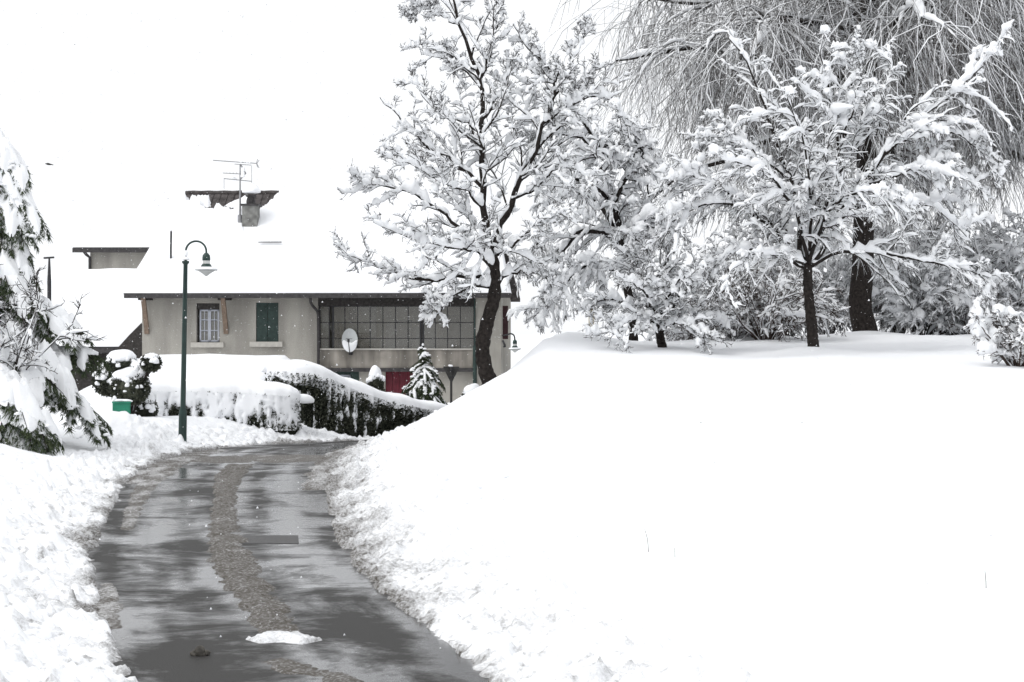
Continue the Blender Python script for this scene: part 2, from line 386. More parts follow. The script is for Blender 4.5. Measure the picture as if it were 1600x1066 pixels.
def ground(x, y, dL=None, dR=None):
    x = np.asarray(x, float).ravel(); y = np.asarray(y, float).ravel()
    dL = edge_dist(x, y, Le, 1) if dL is None else dL
    dR = edge_dist(x, y, Re, -1) if dR is None else dR
    zr = zroad(y)
    soft = fbm(x * .35, y * .35, 3, 2) * .07
    # right: ploughed bank rising to the lawn
    zp = 2.13 + .045 * (y - 44); zp = np.minimum(np.maximum(zp, .25), 2.50 - .0 * y)
    zp = zp + .12 * np.exp(-((x - 11.0) ** 2 + (y - 56) ** 2) / 1.6) + .12 * np.exp(-((x - 7.4) ** 2 + (y - 44) ** 2) / .35)
    zp = zp + .42 * np.exp(-((x - 1.3) ** 2 / 2.6 + (y - 47.0) ** 2 / 14))
    Wd = np.interp(y, [5, 14, 30, 40, 46, 60], [2.5, 4.0, 6.0, 5.0, 2.7, 3.0])
    s = np.clip(dR / Wd, 0, 1); _f = sstep(34, 41, y); s = (1 - _f) * (0.55 * s + 0.45 * s * s * (3 - 2 * s)) + _f * (0.35 * s * s * (3 - 2 * s) + .65 * s ** 1.45)
    zright = zr + .015 + (zp - zr - .015) * s * sstep(-.2, 1.2, dR) + .05 * np.exp(-((dR - .9) / .5) ** 2) + soft * sstep(.5, 3, dR)
    # left: low verge, garden terrace behind the hedges
    zl = .015 + .36 * sstep(.1, 2.8, dL) + .27 * sstep(3, 9, dL)
    zl = zl + .04 * np.exp(-((dL - .9) / .5) ** 2)
    zl = zl + .30 * sstep(37, 43, y) * sstep(.3, 2.2, dL)
    terr = sstep(46.6, 48.6, y) * sstep(-6.1, -7.2, x) * (1 - sstep(57.5, 59.0, y)) * sstep(-13.5, -11.5, x)
    zl = zl * (1 - sstep(47, 53, y)) + (-.75) * sstep(47, 53, y)
    zl = np.where(terr > 0, zl * (1 - terr) + terr * (1.18 + .075 * (y - 48)), zl)
    zl = zl + .75 * np.exp(-((x + 10.4) ** 2 / 2.2 + (y - 30.5) ** 2 / 5.0))       # drift in front of the cedar
    zl = zl + .30 * np.exp(-((x + 9.1) ** 2 / 1.4 + (y - 41.3) ** 2 / .9))           # drift at the utility box
    zleft = zr * 0 + zl + soft * sstep(.5, 3, dL) + zr * (1 - sstep(47, 53, y))
    inside = zr - .07
    z = np.where(dR > 0, zright, np.where(dL > 0, zleft, inside))
    # ease from the road bed to the verge
    far = np.hypot(x, y)
    return z
def gz(x, y): return float(ground([x], [y])[0])

def axis(lo, hi, st, far, g=1.35):
    a = list(np.arange(lo, hi + st / 2, st)); s = st
    up = []; v = hi
    while v < far: s *= g; v += s; up.append(v)
    s = st; dn = []; v = lo
    while v > -far: s *= g; v -= s; dn.append(v)
    return RA(dn[::-1] + a + up)
gx = axis(-16, 16, .3, 2500); gy = axis(6, 60, .3, 2500)
X, Y = np.meshgrid(gx, gy)
_dl = edge_dist(X, Y, Le, 1); _dr = edge_dist(X, Y, Re, -1); ZG = ground(X, Y, _dl, _dr)
_dd = np.maximum(_dl, _dr); ZG = ZG - .45 * (1 - sstep(.35, 1.1, _dd)) * ((Y.ravel() < 48) & (Y.ravel() > 7.8))
nx, ny = len(gx), len(gy)
iq = (np.arange(ny - 1)[:, None] * nx + np.arange(nx - 1)[None])
mb = MB(); mb.add(np.stack([X.ravel(), Y.ravel(), ZG], -1), q=np.stack([iq, iq + 1, iq + nx + 1, iq + nx], -1).reshape(-1, 4))
tag(mb.build('snowy_ground', SNOW_FIELD), kind='structure')

# road sheet
def strip(Lp, Rp, zoff, nt, ext=0.0):
    t = np.linspace(-ext, 1 + ext, nt)
    P = Lp[:, None] * (1 - t[None, :, None]) + Rp[:, None] * t[None, :, None]
    z = zroad(P[..., 1]) + zoff
    return np.concatenate([P, z[..., None]], -1)
S = strip(Le, Re, 0.0, 9, .12); a, b = S.shape[:2]
iq = np.arange(a - 1)[:, None] * b + np.arange(b - 1)[None]
mb = MB(); mb.add(S, q=np.stack([iq, iq + 1, iq + b + 1, iq + b], -1).reshape(-1, 4))
_c = (Le + Re) / 2; _al = np.concatenate([[0], np.cumsum(np.linalg.norm(np.diff(_c, axis=0), axis=1))]); _w = np.linalg.norm(Le - Re, axis=1)
mb.uv = np.stack([np.linspace(-.5, .5, b)[None] * _w[:, None], np.repeat(_al[:, None], b, 1), np.zeros((a, b))], -1).reshape(-1, 3)
tag(mb.build('road', ROAD), kind='structure')

# ploughed verges: fine lumpy strips beside the road
def splat(Z, sa, ta, s, t, rad, h):
    for i in range(len(s)):
        i0, i1 = np.searchsorted(sa, (s[i] - rad[i], s[i] + rad[i])); j0, j1 = np.searchsorted(ta, (t[i] - rad[i], t[i] + rad[i]))
        if i1 <= i0 or j1 <= j0: continue
        d = np.clip(1 - ((sa[i0:i1] - s[i])[:, None] ** 2 + (ta[j0:j1] - t[i])[None] ** 2) / rad[i] ** 2, 0, 1)
        Z[i0:i1, j0:j1] += h[i] * d ** .75

def verge(name, E, side, s0, s1, width, seed, dens, label):
    r = np.random.default_rng(seed)
    seg = np.concatenate([[0], np.cumsum(np.linalg.norm(np.diff(E, axis=0), axis=1))])
    st_ = [s0]
    while st_[-1] < s1: st_.append(st_[-1] + np.interp(st_[-1] - s0, [0, 3, 5, 14, 35], [.07, .034, .031, .042, .08]))
    sv = RA(st_); tv = np.concatenate([np.arange(-.42, 1.6, .034), np.arange(1.6, width, .05)])
    ex = np.interp(sv, seg, E[:, 0]); ey = np.interp(sv, seg, E[:, 1])
    ks = 25; pad = np.ones(ks) / ks
    tx = np.gradient(np.convolve(np.pad(ex, ks // 2, 'edge'), pad, 'valid')); ty = np.gradient(np.convolve(np.pad(ey, ks // 2, 'edge'), pad, 'valid'))
    tx = np.convolve(np.pad(tx, 40, 'edge'), np.ones(81) / 81, 'valid'); ty = np.convolve(np.pad(ty, 40, 'edge'), np.ones(81) / 81, 'valid')
    l = np.hypot(tx, ty); nxv, nyv = -ty / l * side, tx / l * side
    Xs = ex[:, None] + nxv[:, None] * tv; Ys = ey[:, None] + nyv[:, None] * tv
    dL = edge_dist(Xs, Ys, Le, 1); dR = edge_dist(Xs, Ys, Re, -1)
    d = (dL if side > 0 else dR).reshape(Xs.shape)
    base = ground(Xs, Ys, dL, dR).reshape(Xs.shape)
    zr = zroad(Ys)
    T = np.broadcast_to(tv[None], Xs.shape)
    wig = fbm(Xs * .8, Ys * .8, 3, seed) * .55 + .0
    lump = np.zeros_like(Xs)
    sl = sv[-1] - sv[0]
    # lump sizes: many small, some fist to head sized, density falls with distance from the road
    for cnt, ra, rb, hm, fall in dens:
        n = int(cnt * sl); ss = r.uniform(0, sl, n) + s0; tt = np.abs(r.normal(0, fall, n)) + .03
        keep = pn(ss * .55, tt * .7, seed + 9) > -.25
        ss, tt = ss[keep], tt[keep]; rad = r.uniform(ra, rb, len(ss)); splat(lump, sv, tv, ss, tt, rad, rad * hm * r.uniform(.4, 1.1, len(ss)))
    fade = sstep(width, width * .55, T + wig * .6) * (.25 + .75 * sstep(.0, .55, d))
    fine = (fbm(Xs * 5.5, Ys * 5.5, 4, seed + 3) * .05 + np.abs(pn(Xs * 11, Ys * 11, seed + 5)) * .045) * sstep(width, width * .35, T + wig)
    edge = d + wig * .22 + fbm(Xs * 4, Ys * 4, 3, seed + 7) * .10
    skirt = sstep(-.10, .12, edge)
    z = np.maximum(base, zr - .05) * 1.0
    z = (zr - .055) * (1 - skirt) + skirt * (z + .012 + fine + lump * fade) + (.035 * sstep(-.30, -.05, edge) * np.clip(pn(Xs * 7, Ys * 7, seed + 8) + .25, 0, 1)) * (1 - skirt)
    out = sstep(width - .35, width - .02, T); z = z - out * .09
    far = sstep(12, 24, Ys)
    dirt = (1.05 - sstep(-.08, .16 + .6 * sstep(13, 24, Ys) * np.clip(pn(Xs * .7, Ys * .7, seed + 12) + .2, 0, 1), edge))
    dirt = dirt + .40 * np.clip(pn(Xs * 1.1, Ys * 1.1, seed + 13) + .05, 0, 1) * sstep(1.4, .3, edge)
    dirt = dirt + 1.1 * np.clip(pn(Xs * 7.5, Ys * 7.5, seed + 15) - .22, 0, .5) * sstep(2.0, .2, edge) + .5 * np.clip(pn(Xs * 19, Ys * 19, seed + 16) - .3, 0, .5) * sstep(2.4, .2, edge)  # grit specks, painted in also for the grey shade of the lumps
    if side < 0: dirt = dirt + .50 * sstep(15, 22, Ys) * sstep(1.0, .1, edge + .5 * pn(Xs * 1.3, Ys * 1.3, 77))
    dirt = np.clip(dirt, 0, 1.0) * np.clip(.85 - lump * 1.6, .3, 1)  # weaker on the lumps, so the hollows come out darker
    a, b = Xs.shape; iq = np.arange(a - 1)[:, None] * b + np.arange(b - 1)[None]
    q = np.stack([iq, iq + 1, iq + b + 1, iq + b], -1).reshape(-1, 4)
    mb = MB(); mb.add(np.stack([Xs, Ys, z], -1), q=q, att=dirt)
    o = mb.build(name, SLUSH, attr='dirt'); tag(o, label, 'ploughed snow', kind='stuff')
    return o
segL = np.concatenate([[0], np.cumsum(np.linalg.norm(np.diff(Le, axis=0), axis=1))]); segR = np.concatenate([[0], np.cumsum(np.linalg.norm(np.diff(Re, axis=0), axis=1))])
sL0 = np.interp(8.2, Le[:, 1], segL); sR0 = np.interp(8.2, Re[:, 1], segR)
sL1 = np.interp(50.5, Le[:, 1], segL); sR1 = np.interp(46.5, Re[:, 1], segR)
verge('ploughed_snow', Le, 1, sL0, sL1, 2.7, 21, [(90, .045, .07, .65, 1.2), (36, .055, .10, .85, 1.3), (5.0, .09, .17, .85, 1.2)], 'lumpy ploughed snow along the left and outer edge of the wet road')
verge('ploughed_snow', Re, -1, sR0, sR1, 2.6, 33, [(90, .045, .065, .6, .7), (28, .055, .09, .85, .9), (3.5, .08, .15, .85, 1.1)], 'lumpy ploughed snow along the right and inner edge of the wet road')

# slush left between the tyre tracks
def slush(name, path, hw, h, seed, dirt0, label, thr=-.15, dz=0.0):
    P = RA([gpx(*p) for p in path]); n = max(30, int(np.linalg.norm(np.diff(P, axis=0), axis=1).sum() / .03))
    Wt = np.interp(np.linspace(0, 1, n), np.linspace(0, 1, len(hw)), hw)
    C = resample(P, n); T = nrm(np.gradient(C, axis=0)); Nn = np.stack([-T[:, 1], T[:, 0]], -1)
    m = int(max(hw) * 2 / .03) + 8; t = np.linspace(-1.25, 1.25, m)
    XY = C[:, None] + Nn[:, None] * (t[None, :, None] * Wt[:, None, None]); Xs, Ys = XY[..., 0], XY[..., 1]
    prof = 1 - np.abs(t) ** 3
    ends = sstep(0, .05, np.linspace(0, 1, n)) * sstep(1, .95, np.linspace(0, 1, n))
    nz = fbm(Xs * 3.4, Ys * 1.8, 4, seed) * .62 + np.abs(pn(Xs * 15, Ys * 15, seed + 2)) * .55
    z = (prof[None] * 1.0 + nz - .55 + thr) * ends[:, None] - (1 - ends[:, None]) * .5
    z = np.clip(z, -.4, .9) * h * .8
    d = np.clip(dirt0 + fbm(Xs * 2.1, Ys * 1.1, 3, seed + 5) * .30 - z / h * .15, 0, 1)
    a, b = Xs.shape; iq = np.arange(a - 1)[:, None] * b + np.arange(b - 1)[None]
    mb = MB(); mb.add(np.stack([Xs, Ys, zroad(Ys) + z + dz], -1), q=np.stack([iq, iq + 1, iq + b + 1, iq + b], -1).reshape(-1, 4), att=d)
    return tag(mb.build(name, SLUSH, attr='dirt'), label, 'slush', kind='stuff')
slush('slush_ridge', [(378,722),(356,752),(350,790),(352,830),(362,870),(385,910),(412,950),(432,985),(452,1015)], [.30,.30,.24,.20,.22,.27,.30,.26,.2], .05, 41, 1.15, 'brown slush ridge between the tyre tracks down the middle of the road', thr=-.02)
slush('slush_ridge', [(392,1003),(440,998),(492,1004)], [.14,.22,.14], .075, 43, .35, 'white lump of slush lying across the middle of the road', thr=.1)
slush('slush_ridge', [(420,1030),(465,1046),(520,1062),(560,1085)], [.16,.2,.2,.2], .04, 47, 1.1, 'thin dark slush at the bottom edge of the picture', thr=-.12)
slush('slush_ridge', [(300,722),(360,718),(430,716),(480,722)], [.7,1.2,1.3,.9], .022, 51, 1.15, 'thin brown slush spread over the bend of the road', thr=.12)
slush('slush_ridge', [(500,768),(508,742),(528,718),(548,703)], [.35,.4,.45,.35], .06, 55, .85, 'brown slush piled at the inner corner of the bend', thr=.0)
slush('slush_ridge', [(196,832),(212,790),(232,755),(262,735)], [.10,.16,.2,.3], .03, 57, .95, 'dark slush track near the left edge before the bend', thr=-.05)
slush('slush_ridge', [(215,758),(255,728),(300,712),(345,703)], [.3,.45,.4,.3], .045, 59, .9, 'brown slush along the outer edge of the bend', thr=-.05)
slush('slush_ridge', [(170,985),(168,945),(165,910)], [.12,.16,.08], .03, 61, .95, 'dark damp slush patch at the left road edge near the camera', thr=-.05)

# asphalt repair patch
mb = MB(); cs = [gpx(373, 850), gpx(467, 850), gpx(466, 837), gpx(378, 837)]
mb.add([[x, y, .004] for x, y in cs], q=[[0, 1, 2, 3]])
tag(mb.build('road_patch', PATCH), 'dark rectangular repair patch in the right tyre track', 'road patch', kind='structure')
# a clod lying on the road
x, y = gpx(313, 1024); mb = MB()
blobs(mb, [[x, y, .025], [x + .045, y + .01, .014], [x - .04, y, .014]], [[.05, .045, .045], [.04, .03, .025], [.035, .035, .03]], ICO3, .35, np.random.default_rng(3), flat=.5)
tag(mb.build('slush_clod', CLOD), 'dark clod of frozen slush lying alone on the left lane', 'clod')

# loose clods thrown on the snow
r = np.random.default_rng(71); mb = MB()
def clods(E, side, n, s0, s1, fall, r0, r1):
    seg = np.concatenate([[0], np.cumsum(np.linalg.norm(np.diff(E, axis=0), axis=1))])
    s = r.uniform(s0, s1, n); t = np.abs(r.normal(0, fall, n)) + .35
    ex = np.interp(s, seg, E[:, 0]); ey = np.interp(s, seg, E[:, 1])
    tx = np.interp(s + .6, seg, E[:, 0]) - np.interp(s - .6, seg, E[:, 0]); ty = np.interp(s + .6, seg, E[:, 1]) - np.interp(s - .6, seg, E[:, 1])
    l = np.hypot(tx, ty); x = ex - ty / l * side * t; y = ey + tx / l * side * t
    z = ground(x, y); rad = r.uniform(r0, r1, n) * r.uniform(.6, 1, n)
    blobs(mb, np.stack([x, y, z + rad * .2], -1), np.stack([rad, rad * .85, rad * .7], -1), ICO1, .3, r, flat=.6, att=np.clip(r.normal(.0, .16, n), 0, .5))
clods(Le, 1, 300, sL0, sL1, 1.2, .03, .11); clods(Re, -1, 90, sR0, sR1, .7, .025, .07)
# the broken crust on the lawn bank
for _ in range(80):
    px_, py_ = r.uniform(625, 790), 0
    py_ = 772 + r.normal(0, 12) - (px_ - 700) * .05
    Yb = 27 + (800 - py_) * .08; xb = (px_ - 800) / F * Yb
    for _k in range(8): Yb = F * (HC - gz(xb, Yb)) / (py_ - HOR); xb = (px_ - 800) / F * Yb
    rad = r.uniform(.05, .13); blobs(mb, [[xb, Yb, gz(xb, Yb) + rad * .25]], [[rad, rad, rad * .8]], ICO2, .35, r, flat=.6)
tag(mb.build('snow_clods', SLUSH, attr='dirt'), 'loose lumps of snow thrown up beside the road', 'snow lumps', kind='stuff')

# ------------------------------------------------------------------ house
TH = math.radians(2)
U = RA([math.cos(TH), -math.sin(TH), 0]); Vv = RA([math.sin(TH), math.cos(TH), 0]); Zv = RA([0, 0, 1.])
HY = 62.0; HO = RA([(222 - 800) / F * HY, HY, 0.0])
CAMP = RA([0, 0, HC])
def ray(px, py): return RA([(px - 800) / F, 1.0, -(py - HOR) / F])
def loc(p): d = p - HO; return RA([d @ U, d @ Vv, d[2]])
def locd(d): return RA([d @ U, d @ Vv, d[2]])
c_l = loc(CAMP)
def fac(px, py, v=0.0):
    """point of the plane v = const of the house seen at a pixel, in house coordinates"""
    d = locd(ray(px, py)); k = (v - c_l[1]) / d[1]; return c_l + d * k
TS = math.tan(math.radians(35)); VE = -0.75; WE = 3.97
def roofpt(px, py, off=0.0):
    d = locd(ray(px, py)); n = RA([0, -TS, 1.0]); p0 = RA([0, VE, WE + off])
    k = ((p0 - c_l) @ n) / (d @ n); return c_l + d * k

house = empty('house', HO, -TH)
tag(house, 'beige rendered house with thick snow on its roof and a glazed upper gallery', 'house')
def hb(name, m, boxes, parent=house, smooth=False):
    mb = MB()
    for a, b in boxes: mb.box(a, b)
    return mb.build(name, m, parent, smooth)
def fr(px0, px1, py0, py1, v=0.0):
    a = fac(px0, py1, v); b = fac(px1, py0, v); return a[0], b[0], a[2], b[2]     # u0,u1,w0,w1
UL = 0.0; UM = fac(497, 500)[0]; UR2 = fac(742, 500)[0]; UR = fac(783, 500)[0]
WB = -1.0; VB = 9.4; VB = 2 * roofpt(290, 303)[1]
# front wall of the left half with its window openings
def wall(name, m, u0, u1, w0, w1, ops, v=0.0, depth=.22, parent=house):
    mb = MB(); us = sorted({u0, u1, *[o[0] for o in ops], *[o[1] for o in ops]}); ws = sorted({w0, w1, *[o[2] for o in ops], *[o[3] for o in ops]})
    for i in range(len(us) - 1):
        for j in range(len(ws) - 1):
            cu, cw = (us[i] + us[i+1]) / 2, (ws[j] + ws[j+1]) / 2
            if any(o[0] < cu < o[1] and o[2] < cw < o[3] for o in ops): continue
            mb.add([[us[i], v, ws[j]], [us[i+1], v, ws[j]], [us[i+1], v, ws[j+1]], [us[i], v, ws[j+1]]], q=[[0, 1, 2, 3]])
    for a, b, c, d in ops:
        e = v + depth
        mb.add([[a,v,c],[b,v,c],[b,v,d],[a,v,d],[a,e,c],[b,e,c],[b,e,d],[a,e,d]], q=[[0,4,5,1],[1,5,6,2],[2,6,7,3],[3,7,4,0]])
    return mb.build(name, m, parent, False)
win = fr(307, 343, 474, 535); shu = fr(400, 435, 473, 534)
wall('wall', PLASTER, UL, UM, WB, WE - .1, [win, shu])
# right half: upper gallery, parapet, recessed lower storey
g0, g1, gw0, gw1 = fr(499, 741, 478, 546)
p0_, p1_, pw0, pw1 = fr(499, 741, 547, 575)
hb('parapet', CONCRETE, [((UM, -.02, pw0), (UR2, .16, pw1))])
hb('floor_slab', FASCIA, [((UM - .02, -.08, pw0 - .13), (UR2 + .05, .3, pw0 - .003))])
hb('gallery_sill', STONE, [((UM, -.07, pw1 + .002), (UR2, .2, pw1 + .05))])
hb('fascia_board', DARKWOOD, [((UM, .0, gw1), (UR2, .14, WE - .12))])
lw = fr(508, 560, 578, 603, .25); gd = fr(602, 655, 581, 625, .25)
wall('lower_wall', PLASTER_PALE, UM, UR2, WB, pw0 - .132, [lw, (gd[0], gd[1], WB, gd[3])], v=.25, depth=.2)
hb('corner_wall', PLASTER_PALE, [((UR2, -.01, WB), (UR, .3, WE - .15))])
mb = MB(); rw_ = WE + (0 - VE) * TS
mb.add([[UL,0,WB],[UL,VB,WB],[UL,VB,WE-.1],[UL+.9,VB/2,WE+TS*(VB/2-VE)-.35],[UL,0,WE-.1]], t=[[0,4,3],[0,3,1],[1,3,2]])
mb.add([[UR,.301,WB],[UR,VB,WB],[UR,VB,WE-.1],[UR-.9,VB/2,WE+TS*(VB/2-VE)-.35],[UR,.301,WE-.1]], t=[[0,3,4],[0,1,3],[1,2,3]])
mb.add([[UL,VB,WB],[UR,VB,WB],[UR,VB,WE-.1],[UL,VB,WE-.1]], q=[[0,3,2,1]])
mb.build('side_wall', PLASTER, house, False)
# gallery inside
hb('gallery_interior', INSIDE, [((UM, 1.6, pw0), (UR2, 1.7, WE)), ((UM - .1, .2, pw0), (UM, 1.7, WE)), ((UR2, .301, pw0), (UR2 + .1, 1.7, WE)), ((UM, .17, pw0 - .02), (UR2, 1.7, pw0 + .1)), ((UM, .2, gw1 + .25), (UR2, 1.7, gw1 + .3))])
def inner(name, m, px0, px1, py0, py1, v, th=.05, parent=house):
    a, b, c, d = fr(px0, px1, py0, py1, v); return hb(name, m, [((a, v, c), (b, v + th, d))], parent)
inner('curtain', CURTAIN, 602, 617, 507, 560, 1.2); inner('hanging_cloth', NAVY, 618, 644, 500, 560, 1.0)
inner('curtain', CURTAIN, 645, 655, 510, 560, 1.2); inner('curtain', CURTAIN, 503, 513, 480, 560, .9); inner('hanging_cloth', NAVY, 545, 556, 480, 500, 1.1)
inner('curtain', CURTAIN, 662, 679, 479, 545, .3); inner('hanging_cloth', NAVY, 700, 718, 492, 560, .5); inner('curtain', CURTAIN, 579, 588, 479, 530, .35); inner('hanging_cloth', NAVY, 521, 530, 505, 560, .6); inner('shelf', WOOD, 538, 577, 520, 522, 1.0); inner('cupboard', WOOD, 560, 577, 522, 560, .9)
# panes and bars
cols = [499, 514, 520, 538.5, 558.5, 578, 598, 617.5, 637.5, 657, 661, 680, 699, 719, 741]
rows = [478, 504, 529, 546]
for i in range(len(cols) - 1):
    if cols[i+1] - cols[i] < 7: continue
    for j in range(3):
        a, b, c, d = fr(cols[i], cols[i+1], rows[j], rows[j+1])
        if rows[j] < 529 and cols[i] in (661.,) : pass
        hb('pane', GLASS, [((a + .004, .075, c + .004), (b - .004, .083, d - .004))])
for c_ in cols:
    a = fac(c_, 500)[0]; hw_ = .032 if c_ in (499, 520, 657, 661, 741) else .013
    hb('mullion', IRON, [((a - hw_, .062, gw0), (a + hw_, .10, gw1))])
for r_ in rows:
    wv = fac(620, r_)[2]; th = .013 if r_ not in (478, 546) else .03
    hb('transom', IRON, [((g0, .064, wv - th), (g1, .098, wv + th))])
# window in the left half
wroot = hb('window', DARKWOOD, [((win[0], .20, win[2]), (win[1], .22, win[3]))])
iw = fr(312, 342.5, 484, 534, .1)
mb = MB(); u0, u1, w0, w1 = iw; um = (u0 + u1) / 2; t_ = .055
for a, b, c, d in [(u0, u0+t_, w0, w1), (u1-t_, u1, w0, w1), (um-t_, um+t_, w0, w1), (u0, u1, w0, w0+t_), (u0, u1, w1-t_, w1)]: mb.box((a, .10, c), (b, .15, d))
mb.build('frame', WINFRAME, wroot, False)
mb = MB()
for k in (1, 2):
    wv = w0 + (w1 - w0) * (k / 3 + .02); mb.box((u0, .105, wv - .014), (u1, .145, wv + .014))
for uu in (u0 + (u1-u0) * .25, u0 + (u1-u0) * .75): mb.box((uu - .012, .107, w0), (uu + .012, .143, w1))
mb.build('glazing_bars', WINFRAME, wroot, False)
for s_ in (0, 1):
    for k in range(3):
        ua, ub = (u0 + t_, um - t_) if s_ == 0 else (um + t_, u1 - t_)
        wa = w0 + (w1 - w0) * k / 3; hb('pane', GLASS, [((ua, .118, wa + .02), (ub, .126, wa + (w1 - w0) / 3 - .02))], wroot)
hb('lace_curtain', CURTAIN, [((u0 + .05, .165, w0 + .05), (u0 + .30, .175, w1 - .1)), ((u1 - .28, .165, w0 + .05), (u1 - .05, .175, w1 - .1))], wroot)
hb('roller_box', DARKWOOD, [((win[0] + .005, .02, iw[3] + .01), (win[1] - .005, .19, win[3] - .005))], wroot)  # roller box, its dark colour also stands for the lintel shade
sr = fr(299, 350, 535, 543); hb('sill', STONE, [((sr[0], -.12, sr[2]), (sr[1], .1, win[2] - .003))], wroot)
so = hb('shutter', GREENWOOD, [((shu[0] + .01, .03, shu[2]), (shu[0] + (shu[1]-shu[0]) / 2 - .008, .07, shu[3] - .01)), ((shu[0] + (shu[1]-shu[0]) / 2 + .008, .03, shu[2]), (shu[1] - .01, .07, shu[3] - .01))])
so['label'] = 'closed dark green wooden window shutter'
mb = MB()
for k in range(3):
    wv = shu[2] + (shu[3] - shu[2]) * (.15 + .35 * k); hb('batten', GREENWOOD, [((shu[0] + .03, .012, wv - .04), (shu[1] - .03, .029, wv + .04))], so)
sr = fr(391, 442, 534, 542); hb('sill', STONE, [((sr[0], -.12, sr[2]), (sr[1], .1, shu[2] - .003))], so)
# lower storey window and garage door
lwo = hb('window', DARKWOOD, [((lw[0], .44, lw[2]), (lw[1], .46, lw[3]))])
um = (lw[0] + lw[1]) / 2
hb('frame', WINFRAME, [((um - .04, .36, lw[2]), (um + .04, .42, lw[3])), ((lw[0], .362, lw[3] - .24), (lw[1], .418, lw[3] - .18)), ((lw[1] - .34, .362, lw[2]), (lw[1] - .27, .418, lw[3]))], lwo)
hb('shutter', GREENWOOD, [((lw[1] - .26, .2, lw[2]), (lw[1] + .02, .245, lw[3])), ((lw[0], .3, lw[3] - .17), (lw[1] - .27, .36, lw[3] - .003))], lwo)
gdo = hb('garage_door', REDDOOR, [((gd[0] + (gd[1]-gd[0]) / 5 * k + .006, .36, WB), (gd[0] + (gd[1]-gd[0]) / 5 * (k + 1) - .006, .42, gd[3] - .003)) for k in range(5)])
gdo['label'] = 'dark red garage door'
# brackets under the eave
def bracket(pxt, pxb):
    mb = MB(); a = fac(pxb, 522); ub = a[0]; wb = a[2]; wt = WE - .12
    n = 8; P = np.stack([np.full(n, ub), np.linspace(-.02, -.62, n), wb + (wt - wb) * np.linspace(0, 1, n) ** .85], -1)
    for i in range(n - 1):
        p, q_ = P[i], P[i+1]; s = .075
        mb.add([[p[0]-s,p[1]-.06,p[2]],[p[0]+s,p[1]-.06,p[2]],[p[0]+s,p[1]+.06,p[2]],[p[0]-s,p[1]+.06,p[2]],
                [q_[0]-s,q_[1]-.06,q_[2]],[q_[0]+s,q_[1]-.06,q_[2]],[q_[0]+s,q_[1]+.06,q_[2]],[q_[0]-s,q_[1]+.06,q_[2]]],
               q=[[0,1,5,4],[1,2,6,5],[2,3,7,6],[3,0,4,7],[0,3,2,1],[4,5,6,7]])
    bo = mb.build('bracket', WOOD, house, False); bo['label'] = 'light brown wooden eave bracket'
    hb('beam_end', DARKWOOD, [((ub - .13, -.70, wt + .002), (ub + .13, .0, wt + .10)), ((ub - .2, -.5, wt - .13), (ub + .2, -.02, wt - .002))], bo)
bracket(222, 230); bracket(345, 353.5)
# roof slabs
RU0 = fac(195, 464, VE)[0]; RU1 = UR + .35
_d = locd(ray(290, 303)); VRI = roofpt(290, 303)[1]; VB = 2 * VRI; WRI = WE + TS * (VRI - VE)
INS = roofpt(290, 303)[0] - RU0                      # the hipped ends lean in towards the ridge
def uin(v): return INS * (v - VE) / (VRI - VE)
mb = MB()
for s_ in (0, 1):
    def rp(u, v, dz): return [u, v if s_ == 0 else 2 * VRI - v, WE + TS * (v - VE) + dz]
    v_ = [rp(RU0,VE,0),rp(RU1,VE,0),rp(RU1-INS,VRI,0),rp(RU0+INS,VRI,0),rp(RU0,VE,-.14),rp(RU1,VE,-.14),rp(RU1-INS,VRI,-.14),rp(RU0+INS,VRI,-.14)]
    mb.add(v_, q=[[0,1,2,3],[4,7,6,5],[0,4,5,1],[1,5,6,2],[3,7,4,0]])
roof = mb.build('roof', TILE, house, False)
hb('gutter', FASCIA, [((RU0, VE - .13, WE - .19), (RU1, VE - .003, WE - .02))], roof)
mb = MB(); P = np.stack([np.linspace(fac(296, 303)[0] - 2, RU1, 40), np.full(40, VRI), np.full(40, WRI + .02)], -1)
P[:, 0] = np.linspace(RU0 + INS, RU1 - INS, 40); mb.tubes(P, np.full((1, 40), .09) + .015 * (np.arange(40) % 2), 8); mb.build('ridge_tiles', TILE, roof)
# tile courses laid bare at the ridge
a0 = roofpt(290, 312)[0]; a1 = roofpt(450, 312)[0]
for k in range(3):
    vv = VRI - .3 - .36 * k; mb = MB()
    for uu in np.arange(a0, a1, .26):
        mb.box((uu, vv - .18, 0), (uu + .23, vv + .2, .035), (np.eye(3), RA([0, 0, 0])))
    V_ = np.concatenate(mb.v); V_[:, 2] += WE + TS * (V_[:, 1] - VE) + .004; mb.v = [V_]; mb.att = [np.zeros(len(V_))]
    mb.build('tile_course', TILE, roof, False)
# snow lying on the roof
nu, nv = 200, 90; us = np.linspace(RU0 - .03, RU1 + .03, nu); vv = np.concatenate([np.linspace(VE - .12, VE + .5, 22)[:-1], np.linspace(VE + .5, VRI + .1, nv - 21)])
UU, VV = np.meshgrid(us, vv)
_q = np.clip((UU - us[0]) / (us[-1] - us[0]), 0, 1); _e = np.minimum(UU - us[0], us[-1] - UU)
UU = UU + uin(np.minimum(VV, VRI)) * (1 - 2 * _q)
th = .30 + .05 * fbm(UU * .5, VV * .5, 3, 81)
e = np.clip((VV - (VE - .12)) / .3, 0, 1); th = th * np.sqrt(1 - (1 - e) ** 2) 
eu = np.clip(_e / .22, 0, 1); th = th * np.sqrt(1 - (1 - eu) ** 2 + 1e-9)
pA, pB = roofpt(292, 305)[0], roofpt(441, 305)[0]
ctr = (UU - pA) / (pB - pA)
dep = 1.3 * np.interp(ctr, [-.05, .02, .15, .45, .6, .75, 1.0, 1.05], [0, .35, .55, .85, .9, 1.15, .15, 0])
